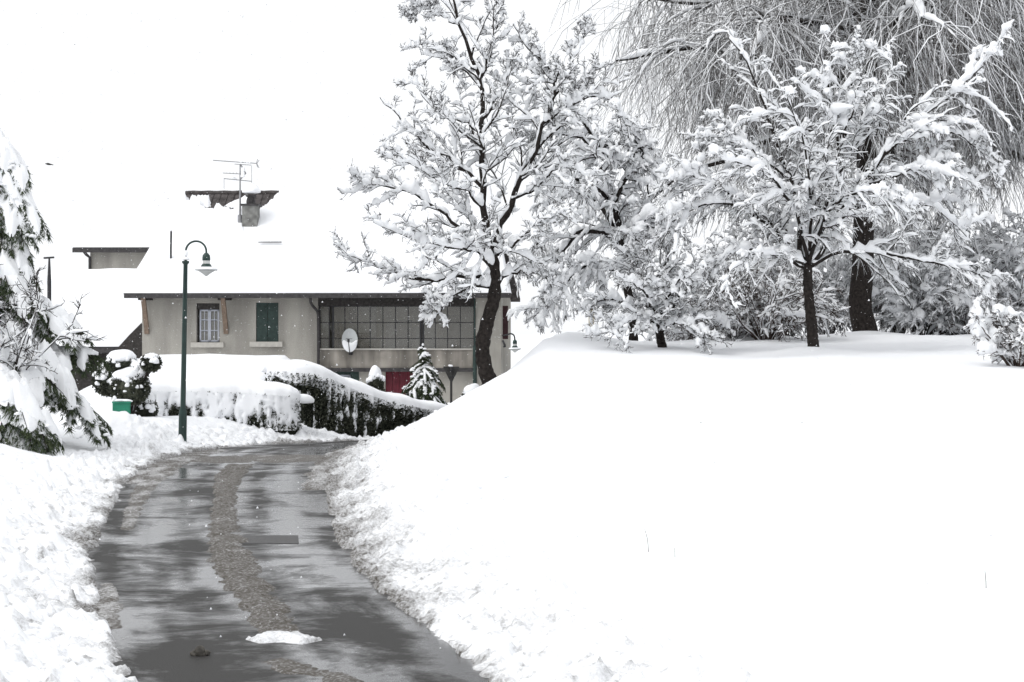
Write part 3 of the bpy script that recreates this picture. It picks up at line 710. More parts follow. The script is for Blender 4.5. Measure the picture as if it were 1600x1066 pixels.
mask = (VRI - VV) - dep - .45 * fbm(UU * 1.6, VV * 1.6, 4, 83) * sstep(-.02, .05, ctr) * sstep(1.05, .98, ctr)
lay = sstep(.1, .35, pn(UU * .9, VV * 1.3, 86) + .1) * (np.abs(ctr - .5) < .16)
inr = (ctr > -.05) & (ctr < 1.05)
th = np.where(inr, th * sstep(-.02, .16, mask) - .06 * sstep(.03, -.05, mask) + .16 * lay * sstep(.05, -.1, mask) * sstep(.08, .22, VRI - VV), th)
sk = roofpt(425, 388); th = th + .16 * np.exp(-(((UU - sk[0]) / .42) ** 4 + ((VV - sk[1]) / .35) ** 4))
ch = roofpt(390, 366)
z = WE + TS * (VV - VE) + th
front = e < .02
z = np.where(front, WE - .03, z)
mb = MB(); iq = np.arange(len(vv) - 1)[:, None] * nu + np.arange(nu - 1)[None]
mb.add(np.stack([UU, VV, z], -1), q=np.stack([iq, iq + 1, iq + nu + 1, iq + nu], -1).reshape(-1, 4))
# far slope
vv2 = np.linspace(VRI + .1, 2 * VRI - VE, 10); U2, V2 = np.meshgrid(us[::8], vv2); U2 = U2 + uin(2 * VRI - V2) * (1 - 2 * (U2 - us[0]) / (us[-1] - us[0])); z2 = WE + TS * (2 * VRI - V2 - VE) + .25
n2 = len(us[::8]); iq = np.arange(9)[:, None] * n2 + np.arange(n2 - 1)[None]
mb.add(np.stack([U2, V2, z2 - .3 * ((U2 > pA - 1) & (U2 < pB + 1)) * (V2 < VRI + .6)], -1), q=np.stack([iq, iq + 1, iq + n2 + 1, iq + n2], -1).reshape(-1, 4))
mb.build('roof_snow', SNOW, roof)
hb('skylight', FASCIA, [((sk[0] - .42, sk[1] - .40, sk[2] + .18), (sk[0] + .40, sk[1] - .35, sk[2] + .215))], roof)
# chimney
cw = .27; mb = MB(); mb.box((ch[0] - cw, ch[1], ch[2] - .25), (ch[0] + cw, ch[1] + .55, ch[2] + 1.02))
chim = mb.build('chimney', CHIM, house, False)
hb('chimney_cap', FASCIA, [((ch[0] - cw - .06, ch[1] - .06, ch[2] + 1.022), (ch[0] + cw + .06, ch[1] + .61, ch[2] + 1.09))], chim)
mb = MB(); mb.lathe([(.16, 0), (.17, .12), (.13, .26), (.2, .28), (.2, .33), (.0, .34)], (ch[0], ch[1] + .27, ch[2] + 1.09), 14); mb.build('chimney_pot', FASCIA, chim)
mb = MB(); blobs(mb, [[ch[0] + .02, ch[1] + .27, ch[2] + 1.60]], [[.33, .33, .24]], ICO3, .1, np.random.default_rng(4))
mb.build('snow_cap', SNOW, chim)
mb = MB(); blobs(mb, [[ch[0] - .42, ch[1] + .2, ch[2] + .22], [ch[0] - .3, ch[1] - .05, ch[2] + .06]], [[.22, .2, .2], [.24, .2, .2]], ICO2, .2, np.random.default_rng(5)); mb.build('drifted_snow', SNOW, chim)
# antenna on the chimney
ant = empty('antenna', HO + U * (ch[0] - .38) + Vv * (ch[1] + .2) + Zv * (ch[2] + .35), -TH)
tag(ant, 'thin metal television antenna on a mast beside the chimney', 'antenna')
mb = MB(); mb.tubes(RA([[0, 0, 0], [0, 0, 1.2], [0, 0, 2.18]]), RA([[.05, .03, .022]]), 8); mb.tubes(RA([[0, 0, -.02], [0, 0, .35]]), RA([[.085, .085]]), 8); mb.build('mast', ALU, ant)
mb = MB(); mb.tubes(RA([[-.98, 0, 2.32], [.62, 0, 2.20]]), RA([[.016, .016]]), 6)
for k in range(15):
    x = -.95 + k * .105; zz = 2.32 - .075 * (x + .98); mb.tubes(RA([[x, -.10, zz], [x, .10, zz]]), RA([[.010, .010]]), 4)
mb.tubes(RA([[-.2, 0, 2.18], [.42, 0, 2.14]]), RA([[.012, .012]]), 4)
for yy in (-.16, .16): mb.tubes(RA([[.66, yy, 2.05], [.6, yy * .3, 2.2], [.66, yy, 2.34]]), RA([[.012] * 3]), 4)
mb.build('yagi_boom', ALU, ant)
mb = MB(); mb.tubes(RA([[-.62, 0, 1.86], [.1, 0, 1.82]]), RA([[.013, .013]]), 4); mb.tubes(RA([[-.58, 0, 1.66], [.42, 0, 1.56]]), RA([[.016, .016]]), 4)
for k in range(6): mb.tubes(RA([[-.6 + k * .12, -.09, 1.86], [-.6 + k * .12, .09, 1.86]]), RA([[.009, .009]]), 4)
for x in (-.58, .42): mb.tubes(RA([[x, 0, 1.3 if x < 0 else 1.5], [x, 0, 1.68 if x < 0 else 2.1]]), RA([[.008, .008]]), 4)
mb.tubes(RA([[0, 0, 1.62], [.2, 0, 1.85], [.03, 0, 2.15]]), RA([[.03, .035, .03]]), 6)
mb.build('crossbar', ALU, ant)
mb = MB(); blobs(mb, [[.1, 0, 1.75], [.13, 0, 1.95], [.02, 0, 2.26], [.3, 0, 2.24], [-.2, 0, 1.67]], [[.1, .07, .1], [.07, .06, .12], [.16, .05, .05], [.14, .04, .04], [.2, .04, .035]], ICO2, .2, np.random.default_rng(6)); mb.build('snow', SNOW, ant)
# roof flue pole at the left
fp = roofpt(267, 416); mb = MB(); mb.tubes(RA([[0, 0, -.2], [0, 0, .6], [.01, 0, 1.22]]), RA([[.035, .035, .035]]), 8)
o = mb.build('roof_pole', IRON, None); o.location = HO + U * fp[0] + Vv * fp[1] + Zv * fp[2]
mb = MB(); blobs(mb, [[.01, 0, 1.25]], [[.05, .05, .05]], ICO1); sp_ = mb.build('snow', SNOW, o)
tag(o, 'thin dark pole standing up from the snowy roof left of the chimney', 'pole')
# downpipe
mb = MB(); q0, q1, q2 = fac(485, 465, -.7), fac(487, 476, -.45), fac(496.5, 488, -.12)
Pp = resample([q0, q0 + [0, .02, -.1], q1, q2, q2 + [0.02, 0, -.25], [q2[0] + .02, -.12, pw0 - .2], [q2[0] + .02, -.12, WB]], 40)
mb.tubes(Pp, np.full((1, 40), .05), 8); mb.build('downpipe', FASCIA, house)
mb = MB(); a = fac(742, 545, -.1); mb.tubes(RA([[a[0], -.1, a[2] + .1], [a[0], -.1, WB]]), RA([[.07, .07]]), 8); mb.tubes(RA([[a[0], -.1, WE - .2], [a[0], -.1, a[2] + .1]]), RA([[.03, .03]]), 8)
o = mb.build('downpipe', GREENWOOD, house); o['label'] = 'green painted downpipe at the right corner'
# maroon shutter opened on the gable side
a = fac(787.5, 500, .6); zt, zb = fac(787, 478, .6)[2], fac(787, 530, .6)[2]
mb = MB(); mb.box((UR + .03, .5, zb), (UR + .22, .56, zt)); mb.box((UR + .002, .46, zb + .1), (UR + .12, .60, zb + .16)); o = mb.build('shutter', MAROON, house, False); o['label'] = 'maroon shutter folded open on the gable side'
# dish
dc = fac(546.5, 532, -.35)
dish = empty('satellite_dish', HO + U * dc[0] + Vv * dc[1] + Zv * dc[2], -TH)
tag(dish, 'pale grey oval satellite dish with snow in its bowl on the gallery parapet', 'satellite dish')
k_, m_ = 10, 28; rr = np.linspace(0, 1, k_); aa = np.linspace(0, 2 * np.pi, m_, endpoint=False)
DX = .275 * rr[:, None] * np.cos(aa); DZ = .41 * rr[:, None] * np.sin(aa); DY = .09 - .10 * (rr ** 2)[:, None] * np.ones(m_)
v_ = np.stack([DX, DY, DZ], -1); vb_ = v_ + [0, .02, 0]
mb = MB(); i = np.arange(k_ - 1)[:, None] * m_; j = np.arange(m_)[None]; q_ = np.stack([i + j, i + (j+1) % m_, i + m_ + (j+1) % m_, i + m_ + j], -1).reshape(-1, 4)
mb.add(v_, q=q_); mb.add(vb_, q=q_[:, ::-1]); o_ = (k_ - 1) * m_
mb.add(np.concatenate([v_[-1], vb_[-1]]), q=[[x, x + m_, (x + 1) % m_ + m_, (x + 1) % m_] for x in range(m_)])
mb.build('bowl', DISH, dish)
mb = MB(); mb.tubes(RA([[0, -.02, -.40], [0, -.22, -.20], [0, -.36, -.03]]), RA([[.016] * 3]), 6); mb.lathe([(0, -.05), (.04, -.05), (.04, .05), (0, .05)], (0, -.37, 0), 10); mb.box((-.11, -.2, .045), (.11, -.17, .062)); mb.build('feed_arm', IRON, dish)
mb = MB(); mb.tubes(RA([[0, .1, 0], [0, .3, -.1], [0, .33, -.36]]), RA([[.03] * 3]), 6); mb.box((-.06, .2, -.5), (.06, .36, -.36)); mb.build('mount', IRON, dish)
mb = MB(); n_ = 14; t_ = np.linspace(0, 1, n_); a_ = np.linspace(np.pi * 1.06, np.pi * 1.94, n_)
lo = np.stack([.265 * np.cos(a_), np.full(n_, -.01), .40 * np.sin(a_)], -1); hi = np.stack([.265 * np.cos(a_), .02 + 0 * t_, -.04 + .05 * np.sin(t_ * 9)], -1); md = (lo + hi) / 2 + [0, -.09, 0]
mb.add(np.concatenate([lo, md, hi]), q=[[i + s * n_, i + 1 + s * n_, i + 1 + (s + 1) * n_, i + (s + 1) * n_] for s in (0, 1) for i in range(n_ - 1)]); mb.build('snow', SNOW, dish)

# ------------------------------------------------------------------ the buildings behind on the left
def plainroof_house(name, label, Yd, wx0, wx1, wy_t, wy_b, ex0, ex1, ey, ridge_y, tanp, wallm):
    e = empty(name, px3(wx0, HOR, Yd) * [1, 1, 0]); tag(e, label, 'house')
    k = Yd / F; x0, x1 = 0.0, (wx1 - wx0) * k; zt = HC - (wy_t - HOR) * k; a = (ex0 - wx0) * k; b = (ex1 - wx0) * k
    ze = HC - (ey - HOR) * k
    D = 0.5
    while HC + (HOR - ridge_y) / F * (Yd + D) > ze + D * tanp and D < 12: D += .05
    hb('wall', wallm, [((x0, .5, -1.0), (x1, 7, zt + .1))], e)
    mb = MB(); mb.add([[a,0,ze],[b,0,ze],[b,D,ze+D*tanp],[a,D,ze+D*tanp],[a,2*D,ze],[b,2*D,ze],[a,0,ze-.2],[b,0,ze-.2],[b,D,ze+D*tanp-.2],[a,D,ze+D*tanp-.2],[a,2*D,ze-.2],[b,2*D,ze-.2]],
        q=[[0,1,2,3],[3,2,5,4],[6,9,8,7],[9,10,11,8],[0,6,7,1],[0,3,9,6],[3,4,10,9],[1,7,8,2],[2,8,11,5]])
    rf = mb.build('roof', FASCIA, e, False)
    hb('gutter', FASCIA, [((a, -.12, ze - .26), (b, -.003, ze - .05))], rf)
    nu, nv = 40, 30; UU, VV = np.meshgrid(np.linspace(a, b, nu), np.linspace(-.08, D + .15, nv)); e_ = np.clip((VV + .08) / .3, 0, 1); eu = np.clip(np.minimum(UU - a, b - UU) / .25, 0, 1)
    z = ze + np.minimum(VV, D) * tanp + (.3 + .05 * fbm(UU * .6, VV * .6, 2, 7)) * np.sqrt(1 - (1 - e_) ** 2) * np.sqrt(1 - (1 - eu) ** 2); z = np.where(e_ < .02, ze - .02, z)
    mb = MB(); iq = np.arange(nv - 1)[:, None] * nu + np.arange(nu - 1)[None]; mb.add(np.stack([UU, VV, z], -1), q=np.stack([iq, iq+1, iq+nu+1, iq+nu], -1).reshape(-1, 4)); mb.build('roof_snow', SNOW, rf)
    return e
bh = plainroof_house('house', 'grey rendered house with snowy roof behind the left end of the beige house', 84.0, 137, 262, 390, 440, 114, 275, 386, 346, .5, PLASTER)
mb = MB(); k = 84 / F; mb.tubes(RA([[-.25, .1, HC + (HOR - 391) * k], [-.1, .2, HC + (HOR - 398) * k], [.0, .42, HC + (HOR - 402) * k], [.0, .42, HC + (HOR - 440) * k]]), RA([[.07] * 4]), 6); mb.build('downpipe', FASCIA, bh)
# low barn roof in front of it
barn = plainroof_house('barn', 'low barn with a thick rounded snow roof left of the beige house', 66.0, 60, 196, 543, 600, 40, 226, 541, 432, .78, DARKWOOD)
barn['category'] = 'barn'
k = 66 / F
mb = MB(); x0 = (189 - 60) * k; mb.add([[x0, -.5, -1], [(226 - 60) * k, -.5, -1], [(226 - 60) * k, -.5, HC - (504 - HOR) * k], [(206 - 60) * k, -.5, HC - (524 - HOR) * k], [x0, -.5, HC - (543 - HOR) * k]], t=[[0, 1, 2], [0, 2, 3], [0, 3, 4]]); 
V_ = mb.v[0]; mb.add(V_ + [0, .3, 0], t=[[2, 1, 0], [3, 2, 0], [4, 3, 0]]); mb.build('side_wall', DARKWOOD, barn, False)
hb('ridge_board', FASCIA, [((.4, 4.15, HC - (430 - HOR) * 70 / F - .1), ((212 - 60) * k, 4.3, HC - (425 - HOR) * 70 / F))], barn)
hb('roof_hatch', FASCIA, [(((176 - 60) * k, 3.1, HC - (441 - HOR) * 69 / F - .08), ((205 - 60) * k, 3.5, HC - (441 - HOR) * 69 / F))], barn)
# thin post left
mb = MB(); P0 = px3(77, 440, 52); mb.tubes(RA([[0, 0, -2.2], [0, 0, 0], [0, 0, .68]]), RA([[.06, .06, .025]]), 8); mb.tubes(RA([[-.16, 0, .68], [.14, 0, .70]]), RA([[.03, .03]]), 6)
o = mb.build('post', IRON); o.location = P0; tag(o, 'thin grey post with a short crosspiece behind the twiggy bush on the left', 'post')

# ------------------------------------------------------------------ street furniture
def street_lamp(name, basep, hgt, label, wall=False):
    e = empty(name, basep); tag(e, label, 'street lamp')
    return e
YL = 41.5; bx_, by_ = px3(285, 675, YL)[:2]; zb = gz(bx_, by_); k = YL / F
lamp = empty('street_lamp', (bx_, by_, zb)); tag(lamp, 'tall green street lamp with a curved arm standing in the snow beside the road', 'street lamp')
HT = (675 - 408) * k + (HC - (675 - HOR) * k - zb)
mb = MB(); mb.lathe([(.10, -.3), (.095, .5), (.092, .70), (.062, .82), (.058, HT * .6), (.05, HT - .08), (.085, HT - .04), (.085, HT), (.03, HT + .01), (.03, HT + .05)], n=16); pole = mb.build('pole', LAMPGREEN, lamp)
pole.rotation_euler = (0, math.atan2(5 * k, HT), 0)
ox = 5 * k
an = np.linspace(np.pi, 0, 16); rad = 16 * k; cx_ = ox + rad + .005; cz = HT + 15 * k
P = np.concatenate([[[ox + .005, 0, HT - .02]], np.stack([cx_ + rad * np.cos(an), 0 * an, cz + rad * np.sin(an)], -1), [[cx_ + rad, 0, cz - .05]]])
mb = MB(); mb.tubes(resample(P, 40), np.full((1, 40), .024), 10); mb.build('arm', LAMPGREEN, lamp)
def lamp_head(parent, c, s):
    mb = MB(); mb.lathe([(.0, .02), (.04, .015), (.085, -.04), (.095, -.10), (.093, -.16), (.03, -.161)], c, 20); h = mb.build('lamp_head', LAMPGREEN, parent)
    h.scale = (1, 1, 1)
    mb = MB(); mb.lathe([(.085, -.162), (.088, -.235)], c, 20); mb.build('neck_glass', LAMPGLASS, h)
    mb = MB(); mb.lathe([(.085, -.236), (.11, -.26), (.14, -.33), (.255, -.365), (.262, -.385), (.25, -.39), (.12, -.36)], c, 24); mb.build('shade', LAMPGREEN, h)
    mb = MB(); mb.lathe([(.245, -.383), (.2, -.40), (.10, -.46), (.035, -.51), (.012, -.525), (0, -.53)], c, 24); mb.build('diffuser', LAMPGLASS, h)
    mb = MB(); mb.lathe([(.13, -.318), (.19, -.31), (.25, -.345), (.266, -.372), (.255, -.382)], c, 24); mb.build('snow', SNOW, h)
    return h
lamp_head(lamp, (cx_ + rad, 0, cz - .05), 1)
mb = MB(); blobs(mb, [[ox, 0, HT + .05], [ox + .01, -.01, HT + .16]], [[.09, .09, .06], [.045, .045, .09]], ICO2, .12, np.random.default_rng(9)); mb.build('snow', SNOW, lamp)
# wall lamp at the right end of the house
k = 59.6 / F; base = px3(793, 523, 59.6)
wl = empty('wall_lamp', base); tag(wl, 'small curved wall lamp on the right end of the beige house', 'wall lamp')
mb = MB(); mb.tubes(resample([[-.12, .1, -.03], [0, 0, .0], [.12, 0, .03], [.22, 0, -.04], [.245, 0, -.2]], 24), np.full((1, 24), .026), 8); mb.tubes(resample([[-.16, .1, -.2], [-.08, 0, -.38], [-.12, .1, -.4]], 8), np.full((1, 8), .035), 6); mb.build('arm', IRON, wl)
hh = lamp_head(wl, (0, 0, 0), 1); hh.location = (.245, 0, -.18); hh.scale = (.8, .8, .8)

# give-way sign seen from behind
YS = 50.0; k = YS / F; x_, y_, _ = px3(705, 636, YS); zb = gz(x_, y_)
sg = empty('road_sign', (x_, y_, zb)); tag(sg, 'triangular give way sign seen from behind on a grey post', 'road sign')
zt = HC - (573 - HOR) * k - zb; zl_ = HC - (600 - HOR) * k - zb
mb = MB(); mb.tubes(RA([[0, 0, -.5], [0, 0, 1.], [0, 0, zt - .02]]), RA([[.035] * 3]), 10); mb.build('post', SIGNBACK, sg)
n_ = 3; hw_ = 13.5 * k; c3 = RA([[-hw_, zt], [hw_, zt], [0, zl_]]); pts = []
for i in range(3):
    p, a, b = c3[i], c3[i-1], c3[(i+1) % 3]; d1 = (a - p) / np.linalg.norm(a - p); d2 = (b - p) / np.linalg.norm(b - p)
    for t in np.linspace(0, 1, 5): pts.append(p + .05 * (d1 * (1 - t) ** 2 + d2 * t ** 2))
pts = RA(pts); nn = len(pts); f_ = np.stack([pts[:, 0], np.full(nn, .06), pts[:, 1]], -1); b_ = f_ + [0, .012, 0]; c_ = f_.mean(0)
mb = MB(); mb.add(np.concatenate([f_, b_, [c_], [c_ + [0, .012, 0]]]), t=[[i, (i+1) % nn, 2*nn] for i in range(nn)] + [[(i+1) % nn + nn, i + nn, 2*nn+1] for i in range(nn)], q=[[i, i + nn, (i+1) % nn + nn, (i+1) % nn] for i in range(nn)])
pl = mb.build('plate', SIGNBACK, sg, False)
hb('clamp', IRON, [((-.06, -.045, zt - .12), (.06, .058, zt - .08))], sg); hb('clamp', IRON, [((-.06, -.045, zt - .3), (.06, .058, zt - .26))], sg)
mb = MB(); blobs(mb, [[-.02, .06, zt + .015]], [[.07, .05, .045]], ICO2); mb.build('snow', SNOW, sg)

# green utility box
YB = 42.0; k = YB / F; x_, y_, _ = px3(190, 650, YB); zb = gz(x_, y_); w_, h_ = 13.5 * k, (650 - 629) * k
ub = empty('utility_box', (x_, y_, zb), math.radians(14)); tag(ub, 'bright green utility box half buried in snow beneath the cedar boughs', 'utility box')
zt = HC - (628 - HOR) * k - zb
hb('cabinet', BOXGREEN, [((-w_, 0, -.2), (w_, .34, zt - .03))], ub); hb('lid', BOXGREEN, [((-w_ - .015, -.02, zt - .029), (w_ + .015, .36, zt))], ub); hb('door_panel', BOXGREEN, [((-w_ + .03, -.012, -.1), (w_ - .03, -.001, zt - .08))], ub)
mb = MB(); blobs(mb, [[-.05, .17, zt + .015], [.08, .17, zt + .01], [-w_ + .04, .1, zt + .04]], [[.17, .17, .05], [.14, .17, .05], [.06, .06, .09]], ICO2, .15, np.random.default_rng(2)); mb.build('snow', SNOW, ub)
# pale post on the lawn crest
k = 58 / F; p_ = px3(924, 521, 58); o = empty('marker_post', (p_[0], p_[1], p_[2])); tag(o, 'pale cream square post at the crest behind the low snowy tree', 'post')
hb('post', POSTPALE, [((-.09, -.09, -.5), (.09, .09, .85))], o); hb('cap', POSTPALE, [((-.11, -.11, .852), (.11, .11, .9))], o)
# bird
bo = empty('bird', px3(76, 257, 60)); bo.scale = (.7, .7, .7); tag(bo, 'small dark bird gliding in the white sky on the left', 'bird')
mb = MB(); P = RA([[-.17, 0, .03], [-.12, 0, .03], [-.04, 0, .01], [.06, 0, 0], [.16, 0, -.01], [.24, 0, -.02]]); mb.tubes(P, RA([[.008, .03, .045, .04, .02, .006]]), 8); mb.build('body', BIRDM, bo)
for s_ in (-1, 1):
    mb = MB(); mb.add([[-.06,0,.03],[.07,0,.02],[.09,s_*.2,.04],[-.01,s_*.22,.06],[.08,s_*.42,.0],[.12,s_*.40,-.01]], q=[[0,1,2,3],[3,2,5,4]]); mb.add([[-.06,0,.022],[.07,0,.012],[.09,s_*.2,.032],[-.01,s_*.22,.052],[.08,s_*.42,-.006],[.12,s_*.40,-.016]], q=[[3,2,1,0],[4,5,2,3]]); mb.build('wing', BIRDM, bo)

# ------------------------------------------------------------------ trees: limbs drawn by hand, branches grown level by level
def grow(r, S, D, Ln, R0, n, wander, grav, tip=.35):
    B = len(S); P = np.empty((B, n + 1, 3)); P[:, 0] = S; D = nrm(D); st = (Ln / n)[:, None]
    for i in range(n):
        D = nrm(D + r.normal(0, wander, (B, 3)) + RA([0, 0, 1.]) * np.reshape(grav, (-1, 1)) / n)
        P[:, i + 1] = P[:, i] + D * st
    R = R0[:, None] * np.linspace(1, tip, n + 1)[None]
    return P, R
def sprout(r, P, R, m, t0, t1, ang, lr, up, rr=.6, flat=0.0, lfall=.45):
    """m children per polyline: returns start, direction, length, radius"""
    B, n1 = R.shape; n = n1 - 1
    t = r.uniform(t0, t1, (B, m)) * n; i = np.clip(t.astype(int), 0, n - 1); f = (t - i)[..., None]
    b = np.arange(B)[:, None]
    S = P[b, i] * (1 - f) + P[b, i + 1] * f; T = nrm(P[b, i + 1] - P[b, i])
    A = r.normal(size=S.shape); A[..., 2] *= (1 - flat); A = nrm(A - (A * T).sum(-1, keepdims=True) * T)
    a = np.radians(r.normal(ang, 14, (B, m)))[..., None]
    D = T * np.cos(a) + A * np.sin(a); D[..., 2] += up; D = nrm(D)
    PL = np.linalg.norm(np.diff(P, axis=1), axis=2).sum(1)[:, None]
    Ln = PL * lr * r.uniform(.55, 1.2, (B, m)) * (1 - lfall * t / n)
    Rr = (R[b, i] * (1 - f[..., 0]) + R[b, i + 1] * f[..., 0]) * rr
    return S.reshape(-1, 3), D.reshape(-1, 3), Ln.ravel(), Rr.ravel()
def snow_on(mb, r, P, R, w, h, cover=.85, sub=2, k=6, wmax=None, steep=1.0):
    """ridges of snow lying on the upper side of branches"""
    B, n = R.shape
    if sub > 1:
        t = np.linspace(0, n - 1, (n - 1) * sub + 1); i = np.clip(t.astype(int), 0, n - 2); f = (t - i)
        P = P[:, i] * (1 - f)[None, :, None] + P[:, i + 1] * f[None, :, None]; R = R[:, i] * (1 - f) + R[:, i + 1] * f; n = len(t)
    T = nrm(np.gradient(P, axis=1)); tz = np.abs(T[..., 2])
    st = np.clip(1 - tz ** 3 * steep, .0, 1)
    S = np.cross(T, RA([0, 0, 1.])); S = nrm(S + 1e-4); N = np.cross(S, T); N = np.where(N[..., 2:] < 0, -N, N); N = nrm(N * .55 + RA([0, 0, .45]))
    x = r.normal(0, 1, (B, n)); x = (x + np.roll(x, 1, 1) + np.roll(x, -1, 1)) / 1.73
    lump = np.clip(.84 + .52 * x, .10, 2.0)
    g = r.uniform(0, 1, (B, 1)); lump = lump * np.where(g < cover, 1, .0)
    tp = np.ones(n); tp[0] = .6; tp[-1] = .3; tp[-2] = max(.85, tp[-2] * .85)
    a = (w * lump + R * .9) * st * tp; b = h * lump * st * tp
    C = P + N * (R * .8 + b * .72)[..., None] + S * r.normal(0, .25, (B, n))[..., None] * a[..., None]
    th = np.linspace(0, 2 * np.pi, k, endpoint=False) + np.pi / k
    jit = r.uniform(.78, 1.22, (B, n, k))
    V = C[:, :, None] + (S[:, :, None] * (np.cos(th) [None, None] * a[..., None] * jit)[..., None] + N[:, :, None] * (np.sin(th)[None, None] * b[..., None] * jit)[..., None])
    keep = (g[:, 0] < cover); V = V[keep]; B = len(V)
    bb = (np.arange(B) * n * k)[:, None, None]; i = (np.arange(n - 1) * k)[None, :, None]; j = np.arange(k)[None, None]
    q = np.stack([bb + i + j, bb + i + (j + 1) % k, bb + i + k + (j + 1) % k, bb + i + k + j], -1)
    mb.add(V.reshape(-1, 3), q=q.reshape(-1, 4))

def limbs_px(L, Y):
    """each limb: list of (px, py[, dY]) -> world polylines of 17 points"""
    out = []
    for pts in L:
        out.append(resample([px3(p[0], p[1], Y + (p[2] if len(p) > 2 else 0)) for p in pts], 17))
    return np.stack(out)

def tree(name, label, seed, Y, trunk, tr_r, limbs, lr0, levels, snow, bark=BARK, twig=TWIG, extra=None, clump=0, clump_r=(.12, .3), cat='tree', group=None):
    """levels: list of dict(m,t0,t1,ang,lr,up,n,wander,grav,rr,flat,sn=(w,h,cover),k)"""
    r = np.random.default_rng(seed)
    base = px3(*trunk[0][:2], Y); e = empty(name, base); tag(e, label, cat, group)
    o3 = base[None, None]
    T = limbs_px([trunk], Y); n = T.shape[1]
    tw = MB(); cr = MB(); sn = MB()
    rad = tr_r * np.interp(np.linspace(0, 1, n), [0, .06, .15, 1], [1.35, 1.12, 1, .78])
    t2 = resample(T[0], 40) + r.normal(0, .006, (40, 3)); r2 = np.interp(np.linspace(0, 1, 40), np.linspace(0, 1, n), rad) * r.uniform(.93, 1.07, 40)
    t2[0, 2] -= .3
    tw.tubes(t2 - base, r2[None], 12)
    Lm = limbs_px(limbs, Y); R = np.stack([a * np.linspace(1, .22, 17) for a in lr0])
    Lm[:, 1:] += r.normal(0, .025, Lm[:, 1:].shape)
    tw.tubes(Lm - o3, R, 8)
    s = snow; snow_on(sn, r, Lm - o3, R, s[0], s[1], 1.0, 3, 7, steep=.8)
    P, Rr = Lm, R; allp = [(Lm, R)]
    if extra is not None:
        S_, D_, L_, R_ = extra(r); P2, R2 = grow(r, S_, D_, L_, R_, 16, .10, .0, .2); cr.tubes(P2 - o3, R2, 6); snow_on(sn, r, P2 - o3, R2, s[0], s[1], 1, 2, 6)
        P = np.concatenate([P, P2]); Rr = np.concatenate([Rr, R2])
    for li, d in enumerate(levels):
        S_, D_, L_, R_ = sprout(r, P, Rr, d['m'], d.get('t0', .15), d.get('t1', 1), d.get('ang', 50), d['lr'], d.get('up', .1), d.get('rr', .55), d.get('flat', 0), d.get('lfall', .45))
        L_ = np.clip(L_, d.get('lmin', .08), d.get('lmax', 9)); R_ = np.clip(R_, d.get('rmin', .006), d.get('rmax', .05))
        P, Rr = grow(r, S_, D_, L_, R_, d.get('n', 6), d.get('wander', .16), np.full(len(S_), d.get('grav', 0.)), d.get('tip', .4))
        cr.tubes(P - o3, Rr, d.get('k', 4))
        if d.get('sn'): snow_on(sn, r, P - o3, Rr, *d['sn'], d.get('sub', 2), d.get('sk', 6), steep=d.get('steep', 1.))
        allp.append((P, Rr))
    if clump:
        for lvl, wt in ((1, 1.0), (2, .75)):
            A, AR = allp[lvl]; m = min(len(A), int(clump * (1 if lvl == 1 else 1.6))); sel = r.choice(len(A), m, replace=False)
            q = r.uniform(*clump_r) * 0 + r.uniform(clump_r[0], clump_r[1], (m, 1)) * wt
            h = A.shape[1]; a0 = h // 4
            snow_on(sn, r, (A - o3)[sel][:, a0:], AR[sel][:, a0:], q, q * .95, 1, 2, 7, steep=.6)
    tw.build('trunk', bark, e); cr.build('crown', twig, e); sn.build('snow', SNOW_TWIG, e)
    return e, allp

# tree A: bare spreading tree on the bank in front of the house
A_limbs = [
 [(767,402),(757,340),(754,270),(752,200),(751,122),(733,77),(713,20),(698,-50)],
 [(751,126),(762,90),(771,64),(776,40),(790,-10)],
 [(752,190),(760,182),(772,160),(786,137),(794,116),(798,90)],
 [(772,388),(784,350),(802,310),(815,275),(838,234),(850,190),(866,150),(872,110)],
 [(866,152),(863,117),(845,95),(818,67),(800,36)],
 [(838,236,.2),(872,200),(905,150),(925,110)],
 [(753,292),(737,275),(700,248),(660,222),(622,182),(592,152)],
 [(752,210),(725,190),(690,180),(660,150),(640,120)],
 [(765,394),(735,368),(710,347),(685,328),(650,305),(610,292),(560,290)],
 [(770,432),(740,433),(700,436),(665,437),(610,424),(575,408),(540,402)],
 [(772,452),(745,446),(715,458),(690,485),(672,515)],
 [(772,445),(800,428),(835,424),(860,440),(868,470)],
 [(770,420,0),(745,395,-.8),(700,385,-1.6),(640,370,-2.2),(585,350,-2.6)],
 [(756,330),(735,300,-.5),(700,290,-1.2),(650,260,-1.8),(620,245,-2)],
 [(775,400),(800,385,-.7),(840,350,-1.4),(880,330,-2)],
 [(768,410),(750,370,1),(720,310,2),(690,250,2.6)],
 [(800,312),(830,300),(860,270,-.4),(895,262,-.8),(930,290,-1)],
 [(754,270),(790,230,.5),(820,180,1),(840,120,1.2)],
 [(862,160),(885,120),(900,85),(918,45)], [(850,192),(895,165),(940,150),(972,185),(985,220)], [(718,40),(690,25),(665,10),(640,10)], [(745,110),(700,95),(665,85),(640,60)],
]
A_rad = [a_ * .66 for a_ in [.15,.055,.06,.14,.06,.05,.075,.045,.085,.085,.07,.06,.06,.05,.06,.05,.05,.05,.05,.055,.035,.04]]
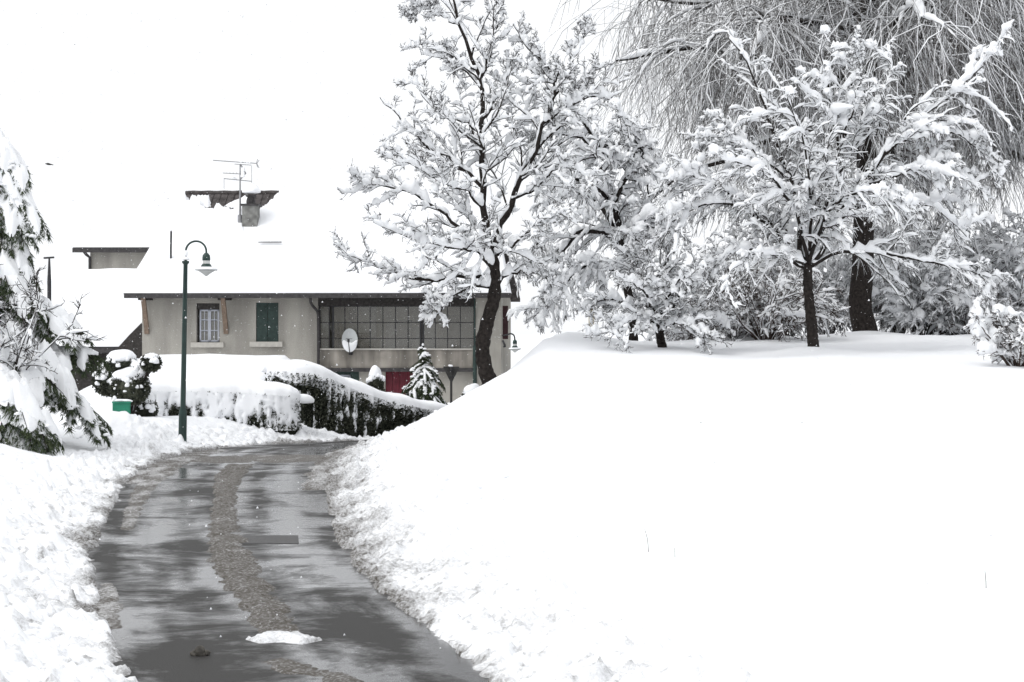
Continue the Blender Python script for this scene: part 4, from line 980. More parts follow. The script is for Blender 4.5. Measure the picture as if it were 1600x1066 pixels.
lv = [dict(m=16, t0=.14, lr=.40, ang=46, up=.12, n=8, wander=.15, grav=.10, rr=.5, rmin=.012, rmax=.026, lmax=2.0, lmin=.35, sn=(.048,.065,1), k=4, sub=2, sk=5),
      dict(m=10, t0=.10, lr=.40, ang=48, up=.12, n=4, wander=.2, grav=.1, rr=.6, rmin=.0085, rmax=.013, lmax=.85, lmin=.14, sn=(.032,.041,.95), k=3, sub=1, sk=4),
      dict(m=4, t0=.12, lr=.42, ang=50, up=.22, n=1, wander=.2, rr=.6, rmin=.007, rmax=.009, lmax=.28, lmin=.08, sn=(.024,.027,.35), k=3, sub=1, sk=3)]
YA = 44.0
tree('bare_tree', 'tall bare tree with snow-laden branches on the bank in front of the house', 101, YA,
     [(768,606),(757,570),(754,540),(761,505),(772,465),(773,430),(769,402)], .185, A_limbs, A_rad, lv, (.07, .095), clump=40, clump_r=(.05, .09))
# tree F: drooping tree right of it
F_limbs = [
 [(985,470),(975,400),(958,310),(935,250),(905,215),(870,210)],
 [(972,390),(945,330),(905,300),(870,310),(845,350),(835,400)],
 [(976,410),(950,370),(915,360),(880,390),(855,440),(845,480)],
 [(960,320),(985,260),(1000,230),(1010,260),(1015,320)],
 [(958,310),(930,220),(905,180),(880,170),(860,200)],
 [(935,252),(960,200),(985,200),(1005,250)],
 [(976,420),(945,420,-.8),(905,420,-1.5),(870,460,-2),(850,490,-2.2)],
 [(975,400),(1000,350,-.8),(1030,340,-1.4),(1050,380,-1.8)],
 [(958,320),(925,290,-1),(890,280,-1.8),(860,300,-2.4),(845,340,-2.6)],
 [(950,300),(915,250,.8),(885,240,1.4),(855,270,1.8)],
]
lvF = [dict(m=18, t0=.08, lr=.40, ang=46, up=-.02, n=8, wander=.15, grav=-.7, rr=.5, rmin=.012, rmax=.022, lmax=2.0, lmin=.3, sn=(.064,.082,1), k=4, sub=2, sk=5, steep=.55),
       dict(m=10, t0=.10, lr=.42, ang=45, up=-.1, n=4, wander=.18, grav=-.7, rr=.6, rmin=.0085, rmax=.012, lmax=.85, lmin=.14, sn=(.040,.048,1), k=3, sub=1, sk=4, steep=.55),
       dict(m=4, t0=.12, lr=.48, ang=45, up=-.1, n=1, wander=.22, grav=-.4, rr=.6, rmin=.007, rmax=.009, lmax=.34, lmin=.09, sn=(.026,.029,.4), k=3, sub=1, sk=3)]
tree('drooping_tree', 'tree with drooping boughs bent under clumps of snow beside the bare tree', 131, 50.0,
     [(990,528),(988,500),(986,470)], .11, F_limbs, [.13,.08,.08,.07,.07,.06,.07,.06,.07,.06], lvF, (.085, .11), clump=36, clump_r=(.06, .11))
# tree B: low broad tree on the lawn
B_limbs = [
 [(1258,414),(1251,372),(1246,330),(1235,280),(1212,220),(1188,150),(1165,95),(1140,60)],
 [(1264,412),(1272,372),(1285,335),(1300,285),(1308,230),(1298,150),(1282,80)],
 [(1268,414),(1290,380),(1315,340),(1345,292),(1385,240),(1425,190),(1480,155),(1535,105)],
 [(1385,240),(1410,215),(1455,200),(1505,215),(1555,260)],
 [(1345,292),(1400,275),(1455,255),(1510,275),(1545,320)],
 [(1256,414),(1230,380),(1190,335),(1130,295),(1080,275),(1025,268)],
 [(1255,416),(1215,375),(1160,325),(1105,320),(1055,345),(1035,380)],
 [(1255,418),(1212,398),(1160,390),(1120,410),(1100,440)],
 [(1268,416),(1310,396),(1370,396),(1430,405),(1500,418),(1545,432)],
 [(1262,412,0),(1250,350,-.9),(1225,300,-1.8),(1180,260,-2.6),(1130,250,-3.2)],
 [(1264,412,0),(1285,350,-.9),(1315,310,-1.7),(1365,300,-2.5),(1420,330,-3)],
 [(1264,412,0),(1268,340,-.8),(1262,270,-1.5),(1250,200,-2),(1230,150,-2.2)],
 [(1246,330),(1205,280,.6),(1160,220,1),(1120,180,1.2)],
 [(1300,285),(1340,220,.8),(1380,150,1.4),(1395,90,1.6)],
 [(1235,280),(1180,240),(1130,215),(1085,225)],
 [(1308,235),(1330,180),(1345,120),(1335,60)],
 [(1264,412,0),(1300,340,1.2),(1370,300,2.2),(1450,320,2.8),(1510,370,3.2)],
 [(1260,412,0),(1210,340,1.2),(1140,310,2),(1060,330,2.6)],
 [(1256,414,0),(1220,400,-1),(1170,400,-1.8),(1130,440,-2.4)],
]
B_rad = [a_ * .68 for a_ in [.10,.10,.11,.06,.055,.085,.075,.06,.07,.08,.08,.07,.06,.06,.05,.055,.07,.07,.055]]
lvB = [dict(m=17, t0=.16, lr=.38, ang=40, up=.05, n=8, wander=.16, grav=-.5, rr=.5, rmin=.011, rmax=.022, lmax=1.9, lmin=.35, sn=(.046,.062,1), k=4, sub=2, sk=5),
       dict(m=11, t0=.08, lr=.42, ang=40, up=.0, n=4, wander=.18, grav=-.6, rr=.6, rmin=.008, rmax=.012, lmax=.9, lmin=.14, sn=(.028,.036,1), k=3, sub=1, sk=4),
       dict(m=4, t0=.1, lr=.45, ang=46, up=.0, n=1, wander=.22, grav=-.2, rr=.6, rmin=.0065, rmax=.008, lmax=.4, lmin=.1, sn=(.022,.026,.55), k=3, sub=1, sk=3)]
eB, pB_ = tree('broad_tree', 'low broad tree with a dark forked trunk and snowy crown on the lawn', 151, 44.0,
     [(1271,556),(1270,530),(1267,495),(1263,455),(1262,414)], .145, B_limbs, B_rad, lvB, (.06, .08), clump=26, clump_r=(.06, .11))
r = np.random.default_rng(12); mb = MB(); bB = px3(1271, 556, 44.0)
def heavy(cs, polys, sel_levels=(1, 2)):
    for lvl in sel_levels:
        Pq, Rq = polys[lvl]; mid = Pq[:, Pq.shape[1] // 2]; mx_ = 800 + mid[:, 0] / mid[:, 1] * F; my_ = HOR - (mid[:, 2] - HC) / mid[:, 1] * F
        for px_, py_, rad_, wq in cs:
            d = np.hypot(mx_ - px_, my_ - py_) + (mid[:, 1] - 43) * 9; sel = np.argsort(d)[:(7 if lvl == 1 else 14)]
            q = r.uniform(.6, 1.2, (len(sel), 1)) * wq * (1 if lvl == 1 else .7)
            snow_on(mb, r, Pq[sel] - bB, Rq[sel], q, q * .9, 1, 2, 7, steep=.45)
heavy([(1300,130,40,.12),(1320,170,30,.11),(1455,235,35,.10),(1470,305,30,.10),(1500,350,25,.12),(1060,340,18,.10),(1090,262,40,.08),(1535,100,14,.09),(1430,205,40,.10)], pB_)
mb.build('snow_clumps', SNOW_TWIG, eB)
# tree D: small low tree at the left of the lawn
D_limbs = [
 [(1027,505),(1018,470),(1008,440),(990,410),(960,385)], [(1028,505),(1030,470),(1035,430),(1045,395),(1050,365)],
 [(1030,507),(1050,480),(1075,450),(1095,430),(1120,425)], [(1026,508),(1000,490),(970,470),(940,470),(915,490)],
 [(1032,508),(1060,498),(1090,490),(1120,500),(1140,515)], [(1027,505,0),(1015,470,-.7),(1000,450,-1.3),(975,440,-1.8)],
 [(1030,505,0),(1045,465,-.8),(1060,440,-1.3),(1080,430,-1.6)], [(1027,506,0),(1005,500,-.8),(975,505,-1.4),(950,525,-1.8)],
 [(1028,503),(1010,450,.6),(985,420,1),(950,420,1.2)], [(1031,508,0),(1055,505,-.8),(1085,512,-1.2),(1105,528,-1.4)], [(1028,505),(1022,440),(1012,400),(1000,375)],
]
lvD = [dict(m=14, t0=.12, lr=.44, ang=42, up=.08, n=7, wander=.16, grav=-.1, rr=.55, rmin=.011, rmax=.018, lmax=1.3, lmin=.25, sn=(.048,.060,1), k=4, sub=2, sk=5),
       dict(m=9, t0=.1, lr=.46, ang=45, up=.05, n=4, wander=.2, grav=-.15, rr=.6, rmin=.008, rmax=.011, lmax=.7, lmin=.12, sn=(.030,.036,.88), k=3, sub=1, sk=4),
       dict(m=4, t0=.12, lr=.5, ang=45, up=.0, n=1, wander=.2, rr=.6, rmin=.0065, rmax=.008, lmax=.3, lmin=.08, sn=(.021,.023,.35), k=3, sub=1, sk=3)]
tree('low_tree', 'small low tree with a short leaning trunk and snowy branches reaching to the ground', 171, 45.0,
     [(1036,548),(1032,530),(1028,506)], .12, D_limbs, [.055,.055,.055,.05,.045,.05,.05,.04,.045,.04,.05], lvD, (.06, .08), clump=24, clump_r=(.06, .11))

# weeping tree behind: thick trunk, arching limbs, curtains of hanging twigs
def weeping(name, label, seed, Y, bpx, bpy_, H, rad_t, nl, reach, top, hang=(1.6, 4.2), m_sub=9, m_tw=15):
    r = np.random.default_rng(seed); base = px3(bpx, bpy_, Y); e = empty(name, base); tag(e, label, 'tree')
    tw, cr, sn = MB(), MB(), MB()
    P = np.stack([np.cumsum(r.normal(0, .05, 30)), np.cumsum(r.normal(0, .05, 30)), np.linspace(-.3, H, 30)], -1); P[:, :2] -= P[1, :2]
    tw.tubes(P, (rad_t * np.interp(np.linspace(0, 1, 30), [0, .03, .1, .5, 1], [1.25, 1.1, 1, .8, .25]) * r.uniform(.95, 1.05, 30))[None], 14)
    az = np.linspace(0, 2 * np.pi, nl, endpoint=False) * 1.0 + r.uniform(-.2, .2, nl); i = r.integers(int(30 * .40), 29, nl)
    D = np.stack([np.cos(az), np.sin(az) , r.uniform(.35, .95, nl)], -1)
    Lb, Rb = grow(r, P[i], D, r.uniform(.75, 1.1, nl) * reach, np.full(nl, .13) * r.uniform(.7, 1.2, nl), 16, .10, np.full(nl, -.75), .2)
    tw.tubes(Lb, Rb, 7); snow_on(sn, r, Lb, Rb, .07, .09, 1, 2, 6)
    S_, D_, L_, R_ = sprout(r, Lb, Rb, m_sub, .12, 1, 48, .33, .15, .5, .3); L_ = np.clip(L_, .7, 3.0); R_ = np.clip(R_, .016, .045)
    Sb, Rs = grow(r, S_, D_, L_, R_, 9, .14, np.full(len(L_), -.7), .35); cr.tubes(Sb, Rs, 4); snow_on(sn, r, Sb, Rs, .045, .055, .95, 1, 5)
    S_, D_, L_, R_ = sprout(r, Sb, Rs, m_tw, .1, 1, 50, .5, -.2, .4)
    n = len(L_); L_ = r.uniform(*hang, n) * r.uniform(.5, 1, n)
    L_ = np.minimum(L_, np.maximum(S_[:, 2] - 1.5 - np.abs(r.normal(0, 1.6, n)), .5)); R_ = np.full(n, .0062)
    D_ = nrm(D_ + r.normal(0, .5, D_.shape)); L_ = L_ * r.uniform(.55, 1, n)
    Tw, Rt = grow(r, S_, D_, L_, R_, 5, .27, np.full(n, -1.9), .7); cr.tubes(Tw, Rt, 3)
    snow_on(sn, r, Tw, Rt, .014, .016, .65, 1, 3, steep=.3)
    S_, D_, L_, R_ = sprout(r, Tw, Rt, 2, .05, .95, 48, .3, -.15, .8); L_ = np.clip(L_, .2, .9)
    T2, R2 = grow(r, S_, D_, L_, np.full(len(L_), .006), 1, .14, np.full(len(L_), -1.2), .7); cr.tubes(T2, R2, 3)
    snow_on(sn, r, T2, R2, .015, .017, .35, 1, 3, steep=.3)
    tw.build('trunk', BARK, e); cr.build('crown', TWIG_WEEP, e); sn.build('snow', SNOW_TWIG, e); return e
wt0 = weeping('weeping_tree', 'great weeping tree with a thick dark trunk and hanging curtains of twigs behind the lawn', 201, 56.0, 1351, 521, 13.5, .36, 26, 8.4, 12, (3.0, 8.2), 10, 25)
def copy_tree(src, loc, rz, sc_, label):
    e = src.copy(); COL.objects.link(e); e.location = loc; e.rotation_euler = (0, 0, rz); e.scale = sc_ if hasattr(sc_, '__len__') else (sc_,) * 3; e['label'] = label
    for ch in list(src.children):
        c = ch.copy(); COL.objects.link(c); c.parent = e
    return e
copy_tree(wt0, px3(1620, 505, 66), 2.0, 1.0, 'second weeping tree at the right edge, its twigs hanging behind the broad tree')

# shrubs
def shrub(name, label, seed, Y, bpx, bpy_, H, Wd, nst, twigm, sn, dens=(9, 7, 4), clump=40, spread=.8, grav=-.3, cl=(.08, .22), thin=1.0):
    r = np.random.default_rng(seed); x, y, _ = px3(bpx, bpy_, Y); z = gz(x, y) - .08; base = RA([x, y, z]); e = empty(name, base); tag(e, label, 'shrub')
    cr, s = MB(), MB()
    az = r.uniform(0, 2 * np.pi, nst); rad = np.sqrt(r.uniform(0, 1, nst)) * spread
    D = np.stack([np.cos(az) * rad * Wd, np.sin(az) * rad * Wd, np.full(nst, H)], -1)
    S_ = np.stack([np.cos(az) * rad * .18 * Wd, np.sin(az) * rad * .18 * Wd, 0 * az], -1)
    P, R = grow(r, S_, D, np.linalg.norm(D, axis=1) * r.uniform(.7, 1.1, nst), np.full(nst, .022 * thin), 12, .10, np.full(nst, grav), .35)
    cr.tubes(P, R, 5); snow_on(s, r, P, R, *sn[0], 2, 6); allp = P
    for li, m in enumerate(dens):
        lr = (.48, .46, .5)[li]
        S_, D_, L_, R_ = sprout(r, P, R, m, .15, 1, 42, lr, .06 if grav > -.5 else -.1, .6); L_ = np.clip(L_, .1, (1.2, .6, .3)[li]); R_ = np.clip(R_, (.012, .0095, .008)[li] * thin, (.016, .012, .0095)[li])
        P, R = grow(r, S_, D_, L_, R_, (6, 4, 2)[li], .18, np.full(len(L_), grav * .7), .45); P[..., 2] = np.maximum(P[..., 2], .03); cr.tubes(P, R, 3)
        snow_on(s, r, P, R, *sn[li + 1], 1, (5, 4, 4)[li])
        if li == 0: allp = P
    if clump:
        sel = r.choice(len(allp), min(clump, len(allp)), replace=False); q = r.uniform(*cl, (len(sel), 1))
        snow_on(s, r, allp[sel], np.full(allp[sel].shape[:2], .012), q, q * .9, 1, 2, 6, steep=.55)
    cr.build('stems', twigm, e); s.build('snow', SNOW_TWIG, e); return e
SN = [(.042, .055, 1), (.034, .042, .9), (.022, .026, .7), (.015, .016, .35)]
SNT = [(.036, .042, .9), (.03, .035, .75), (.022, .024, .5), (.015, .015, .2)]
SNH = [(.06, .075, 1), (.050, .062, 1), (.034, .040, 1), (.022, .025, .75)]
ds0 = shrub('dark_shrub', 'dense brown shrub showing little snow behind the forked trunk', 301, 50, 1198, 528, 2.1, 1.9, 38, TWIG_BROWN, SNT, (8, 6, 3), 26, .9, -.55, (.06, .13), 1.0)
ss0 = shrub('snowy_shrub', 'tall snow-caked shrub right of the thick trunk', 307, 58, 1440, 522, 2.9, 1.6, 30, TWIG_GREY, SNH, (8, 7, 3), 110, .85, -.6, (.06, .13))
def place(src, px_, Y, rz, sc_, label):
    x = (px_ - 800) / F * Y; copy_tree(src, (x, Y, gz(x, Y) - .08), rz, sc_, label)
place(ds0, 1122, 52, 1.3, (.8, .8, .85), 'brown shrub between the low tree and the dense brown shrub')
place(ds0, 1505, 58, 2.2, (.9, .9, .8), 'dark low shrub under the snowy boughs right of the tall snow-caked shrub')
place(ds0, 1404, 60, 3.6, (.5, .5, 1.2), 'dark shrub in the gap beside the thick trunk')
place(ss0, 1290, 59, 1.9, (.75, .75, .95), 'white snow-caked shrub between the forked trunk and the thick trunk')
place(ss0, 1565, 61, .8, (1.15, 1.15, 1.25), 'big snowy shrub bending over at the right edge behind the lawn')
place(ss0, 1085, 62, 2.7, (1.3, 1.3, 1.3), 'snowy shrub far back between the low tree and the brown shrubs')
place(ss0, 1220, 64, 4.1, (1.4, 1.4, 1.45), 'snowy shrub far back behind the broad tree')
place(ss0, 1475, 66, 5.2, (1.5, 1.5, 1.5), 'snowy shrub far back right of the thick trunk')
shrub('snowy_shrub', 'small bush under a cap of snow at the right edge of the lawn', 321, 39, 1592, 583, 1.15, 1.0, 20, TWIG_BROWN, SN, (6, 6, 2), 40, .95, -.35, (.07, .13))
# twiggy bush at the left edge
shrub('twiggy_bush', 'bare twiggy bush full of snow in front of the cedar at the left edge', 331, 35.6, -8, 640, 3.1, 1.2, 24, TWIG, SNT, (7, 6, 2), 22, .8, -.02, (.04, .08))

# ------------------------------------------------------------------ cedars: boughs with hanging sprays under blankets of snow
def bough(fo, sn, wd, r, S, az, L, rise, droop, W0, hs, dens, leaf, lev=0, cover=True):
    n = 18 if lev == 0 else 9; t = np.linspace(0, 1, n)
    d = RA([math.cos(az), math.sin(az), 0]); sd = RA([-d[1], d[0], 0])
    P = S + d * (L * t)[:, None] + sd * (.05 * L * np.sin(t * 3 + r.uniform(0, 6)))[:, None] + RA([0, 0, 1.]) * (rise * L * t - droop * L * t ** 1.9)[:, None]
    T = nrm(np.gradient(P, axis=0))
    wd.tubes(P, (.016 * L * (1.1 - t) + .005)[None], 4)
    W = W0 * np.clip(np.sin(np.pi * np.clip(t * .9 + .1, 0, 1)) ** .6, .12, 1)
    m = int((420 if lev == 0 else 720) * L * dens); i = r.integers(0, n, m); u = r.uniform(-1, 1, m)
    C = P[i] + sd * (u * W[i] * .9)[:, None] + RA([0, 0, 1.]) * (-.12 * np.abs(u) * W[i] * 2 - r.uniform(0, .08, m))[:, None]
    D = T[i] * r.uniform(.2, 1.0, m)[:, None] + sd * (u * 1.0)[:, None] + r.normal(0, .25, (m, 3)) + RA([0, 0, -1.]) * r.uniform(.2, 1.2, m)[:, None]
    needles(fo, C, D, r.uniform(*leaf, m) * .85, r.uniform(.006, .013, m), r)
    if cover:
        nt_ = 9 if lev == 0 else 7; u = np.linspace(-1, 1, nt_); h = hs * np.clip(np.sin(np.pi * np.clip(t, .04, .97)) ** .5, .1, 1)
        lum = 1 + .95 * fbm(np.broadcast_to((t * L * 3)[:, None], (n, nt_)) + r.uniform(0, 90), u[None] * W0 * 4 + np.zeros((n, 1)), 3, 3)
        edge = np.sqrt(np.clip(1 - u ** 2, 0, 1)); ph = r.uniform(0, 90)
        Wn = W[:, None] * np.clip(.62 + .5 * pn(t[:, None] * L * 4 + ph, np.sign(u)[None] * 4.0 + np.zeros((n, 1)), 9), .25, 1.1)
        top = P[:, None] + sd * (u[None] * Wn)[..., None] + RA([0, 0, 1.]) * (h[:, None] * edge[None] * lum - .35 * np.abs(u)[None] ** 1.6 * Wn - .015)[..., None]
        iq = np.arange(n - 1)[:, None] * nt_ + np.arange(nt_ - 1)[None]
        sn.add(top, q=np.stack([iq, iq + 1, iq + nt_ + 1, iq + nt_], -1).reshape(-1, 4))
        m2 = int((14 if lev == 0 else 7) * L); i = r.integers(1, n, m2); u = r.uniform(-1.2, 1.2, m2); q = r.uniform(.02, .06, m2)
        blobs(sn, P[i] + sd * (u * W[i])[:, None] + RA([0, 0, 1.]) * (-.3 * np.abs(u) * W[i] - .01)[:, None], np.stack([q * 1.3, q * 1.2, q * .8], -1), ICO1, .3, r)
    if lev == 0 and L > .5:
        k = int(4 + 3.5 * L)
        for j in range(k):
            tt = .18 + .8 * (j + r.uniform(0, .8)) / k; ii = min(int(tt * (n - 1)), n - 1); sg = 1 if j % 2 else -1
            sl = (T[ii][2] / max(1e-3, np.hypot(T[ii][0], T[ii][1])))
            bough(fo, sn, wd, r, P[ii], az + sg * math.radians(r.uniform(28, 62)), L * (.42 - .22 * tt) * r.uniform(.8, 1.25) + .12, max(-1.2, sl * .6), r.uniform(.3, .8), W0 * .8, hs * r.uniform(.45, .8), dens, leaf, 1, cover and r.uniform() < .62)
def boughs(fo, sn, wd, r, S0, az, Ln, rise, droop, Wd, snow_h, dens=1.0, leaf=(.10, .2), cover=1.0):
    for b in range(len(S0)): bough(fo, sn, wd, r, S0[b], az[b], Ln[b], rise[b], droop[b], Wd[b] * .75, snow_h[b], dens, leaf, 0, r.uniform() < cover)
def cedar(name, label, seed, pos, H, reach, specs=None, nb=40, snow_h=.22, dens=1.0, leaf=(.10, .22), wid=.42, low=.25, cover=1.0, azr=(0, 6.283)):
    r = np.random.default_rng(seed); base = RA(pos, float); e = empty(name, base); tag(e, label, 'conifer')
    fo, sn, wd, tk = MB(), MB(), MB(), MB()
    tk.tubes(np.stack([np.zeros(12), np.zeros(12), np.linspace(-.4, H, 12)], -1), np.linspace(.03 * H, .01, 12)[None], 10)
    hh = np.sort(r.uniform(low, .97, nb)) * H; t = hh / H
    az = r.uniform(*azr, nb); Ln = reach * (1.06 - t) ** .75 * r.uniform(.7, 1.1, nb)
    S0 = np.stack([np.zeros(nb), np.zeros(nb), hh], -1)
    boughs(fo, sn, wd, r, S0, az, Ln, r.uniform(-.1, .12, nb), r.uniform(.5, .9, nb), wid * (.5 + .5 * Ln / reach), np.full(nb, snow_h) * r.uniform(.6, 1.3, nb), dens, leaf, cover)
    if specs:
        q = RA([list(a) for a in specs], float); boughs(fo, sn, wd, r, q[:, :3] - base, q[:, 3], q[:, 4], q[:, 5], q[:, 6], q[:, 7], q[:, 8], dens, leaf)
    q = RA([.12, .12, .2]) * H / 6; blobs(sn, [[0, 0, H + .02]], [q], ICO2)
    tk.build('trunk', BARK, e); wd.build('boughs', BARK, e); fo.build('foliage', CEDAR, e, smooth=False); sn.build('snow', SNOW_TWIG, e); return e
# specific boughs seen against the white: start x,y,z, azimuth, length, rise, droop, width, snow height
def bs(px_, py_, Y, az, L, rise, droop, Wd, h): p = px3(px_, py_, Y); return (*p, math.radians(az), L, rise, droop, Wd, h)
cx0, cy0 = (-40 - 800) / F * 37.5, 37.5
spec = [bs(-25, 370, 37, -15, 1.1, -.05, .7, .42, .28), bs(-20, 410, 36.8, -30, 1.2, -.05, .7, .45, .28), bs(-10, 440, 37, -10, 1.3, .0, .6, .42, .26), bs(-20, 300, 37, -25, 1.0, -.1, .8, .4, .28),
        bs(-30, 215, 37.5, -20, 1.0, .05, .8, .42, .30), bs(-25, 262, 37.2, -10, 1.2, -.1, .8, .38, .26), bs(0, 478, 37, -5, 1.75, .12, .42, .40, .24), bs(-20, 330, 37.2, -20, .9, -.1, .8, .38, .25),
        bs(0, 510, 37, -15, 1.5, .0, .45, .5, .34), bs(50, 548, 37, 5, 1.35, .10, .16, .34, .16), bs(-20, 530, 36, -35, 1.7, .05, .6, .6, .36),
        bs(0, 575, 36.5, -5, 1.9, .1, .55, .4, .22), bs(50, 592, 36.5, -12, 1.5, .05, .72, .34, .17), bs(-20, 590, 34.5, -40, 1.5, .2, .95, .55, .3), bs(-10, 605, 34, -10, 1.2, .1, .95, .55, .28), bs(45, 560, 36.4, -25, 1.1, .1, .8, .45, .34)]
cedar('cedar', 'tall drooping cedar loaded with heavy snow at the left edge', 401, (cx0, cy0, gz(cx0, cy0) - .1), 7.6, 1.5, spec, 38, .20, .8, (.09, .2), .5)
# low spreading juniper boughs at its foot
jx, jy = px3(20, 690, 34.2)[:2]
cedar('juniper', 'low snow-covered juniper boughs at the foot of the cedar by the verge', 403, (jx - .1, jy, gz(jx, jy) - .1), 1.3, 1.35, None, 20, .2, 1.2, (.07, .15), .42, .4)
# small conifer in front of the house
kx, ky = px3(661, 612, 54)[:2]
cedar('small_conifer', 'small conical conifer sprinkled with snow in front of the red garage door', 405, (kx, ky, px3(661, 618, 54)[2]), 1.5, .86, None, 46, .04, 1.3, (.05, .11), .16, .08, .85)

# ------------------------------------------------------------------ clipped shrubs and hedges
def leafball(fo, sn, r, c, R, n, cap=.5, size=(.04, .08), capn=None):
    c = RA(c); d = nrm(r.normal(size=(n, 3))); rr = r.uniform(.78, 1.04, n)[:, None]
    C = c + d * RA(R) * rr; leaves(fo, C, d + r.normal(0, .6, (n, 3)), r.uniform(*size, n), r.uniform(.014, .028, n), r)
    blobs(fo, [c], [RA(R) * .86], ICO2, .12, r, flat=2)
    if cap:
        blobs(sn, [c + [0, 0, R[2] * .72]], [[R[0] * .86, R[1] * .86, R[2] * cap]], ICO3, .12, r, flat=.45)
        m = int(n * .012); a = r.uniform(0, 6.28, m); q = r.uniform(.03, .09, m); u = r.uniform(-.2, .75, m)
        blobs(sn, c + np.stack([np.cos(a) * R[0] * np.sqrt(1 - u*u), np.sin(a) * R[1] * np.sqrt(1 - u*u), u * R[2]], -1), np.stack([q, q, q * 1.1], -1), ICO1, .3, r)
def topiary(name, label, seed, balls, Y, trunkpx=None):
    r = np.random.default_rng(seed); k = Y / F; b0 = balls[0]; x, y, _ = px3(b0[0], b0[1], Y); e = empty(name, (x, y, gz(x, y))); base = RA(e.location); tag(e, label, 'shrub')
    fo, sn, st = MB(), MB(), MB()
    for px_, py_, rx, rz, cap, dY in balls:
        c = px3(px_, py_, Y + dY) - base; leafball(fo, sn, r, c, (rx * k, rx * k * .9, rz * k), int(1500 * (rx * k) ** 2 / .09) + 250, cap)
        st.tubes(resample([[0, 0, -.2], [c[0] * .5, c[1] * .5, max(.05, c[2] * .5)], c], 8), np.full((1, 8), .03), 6)
    fo.build('foliage', HEDGE, e, smooth=False); sn.build('snow', SNOW, e); st.build('stem', BARK, e); return e
topiary('cloud_pruned_shrub', 'dark cloud-pruned shrub with snow caps at the left end of the hedge', 501, [(203,606,30,26,.55,0),(168,596,22,22,.7,.4),(236,567,15,13,.5,-.2),(190,570,26,14,.9,.3),(225,640,20,22,.6,.5),(215,582,16,12,.7,.1)], 44.5)
topiary('clipped_bush', 'round clipped bush under a tall ball of snow behind the descending hedge', 503, [(587,597,12,14,1.3,0),(587,610,12,14,0,0)], 53)
topiary('clipped_bush', 'low clipped bush under a snow cap beside the trunk of the bare tree', 505, [(738,624,17,16,.9,0)], 53)

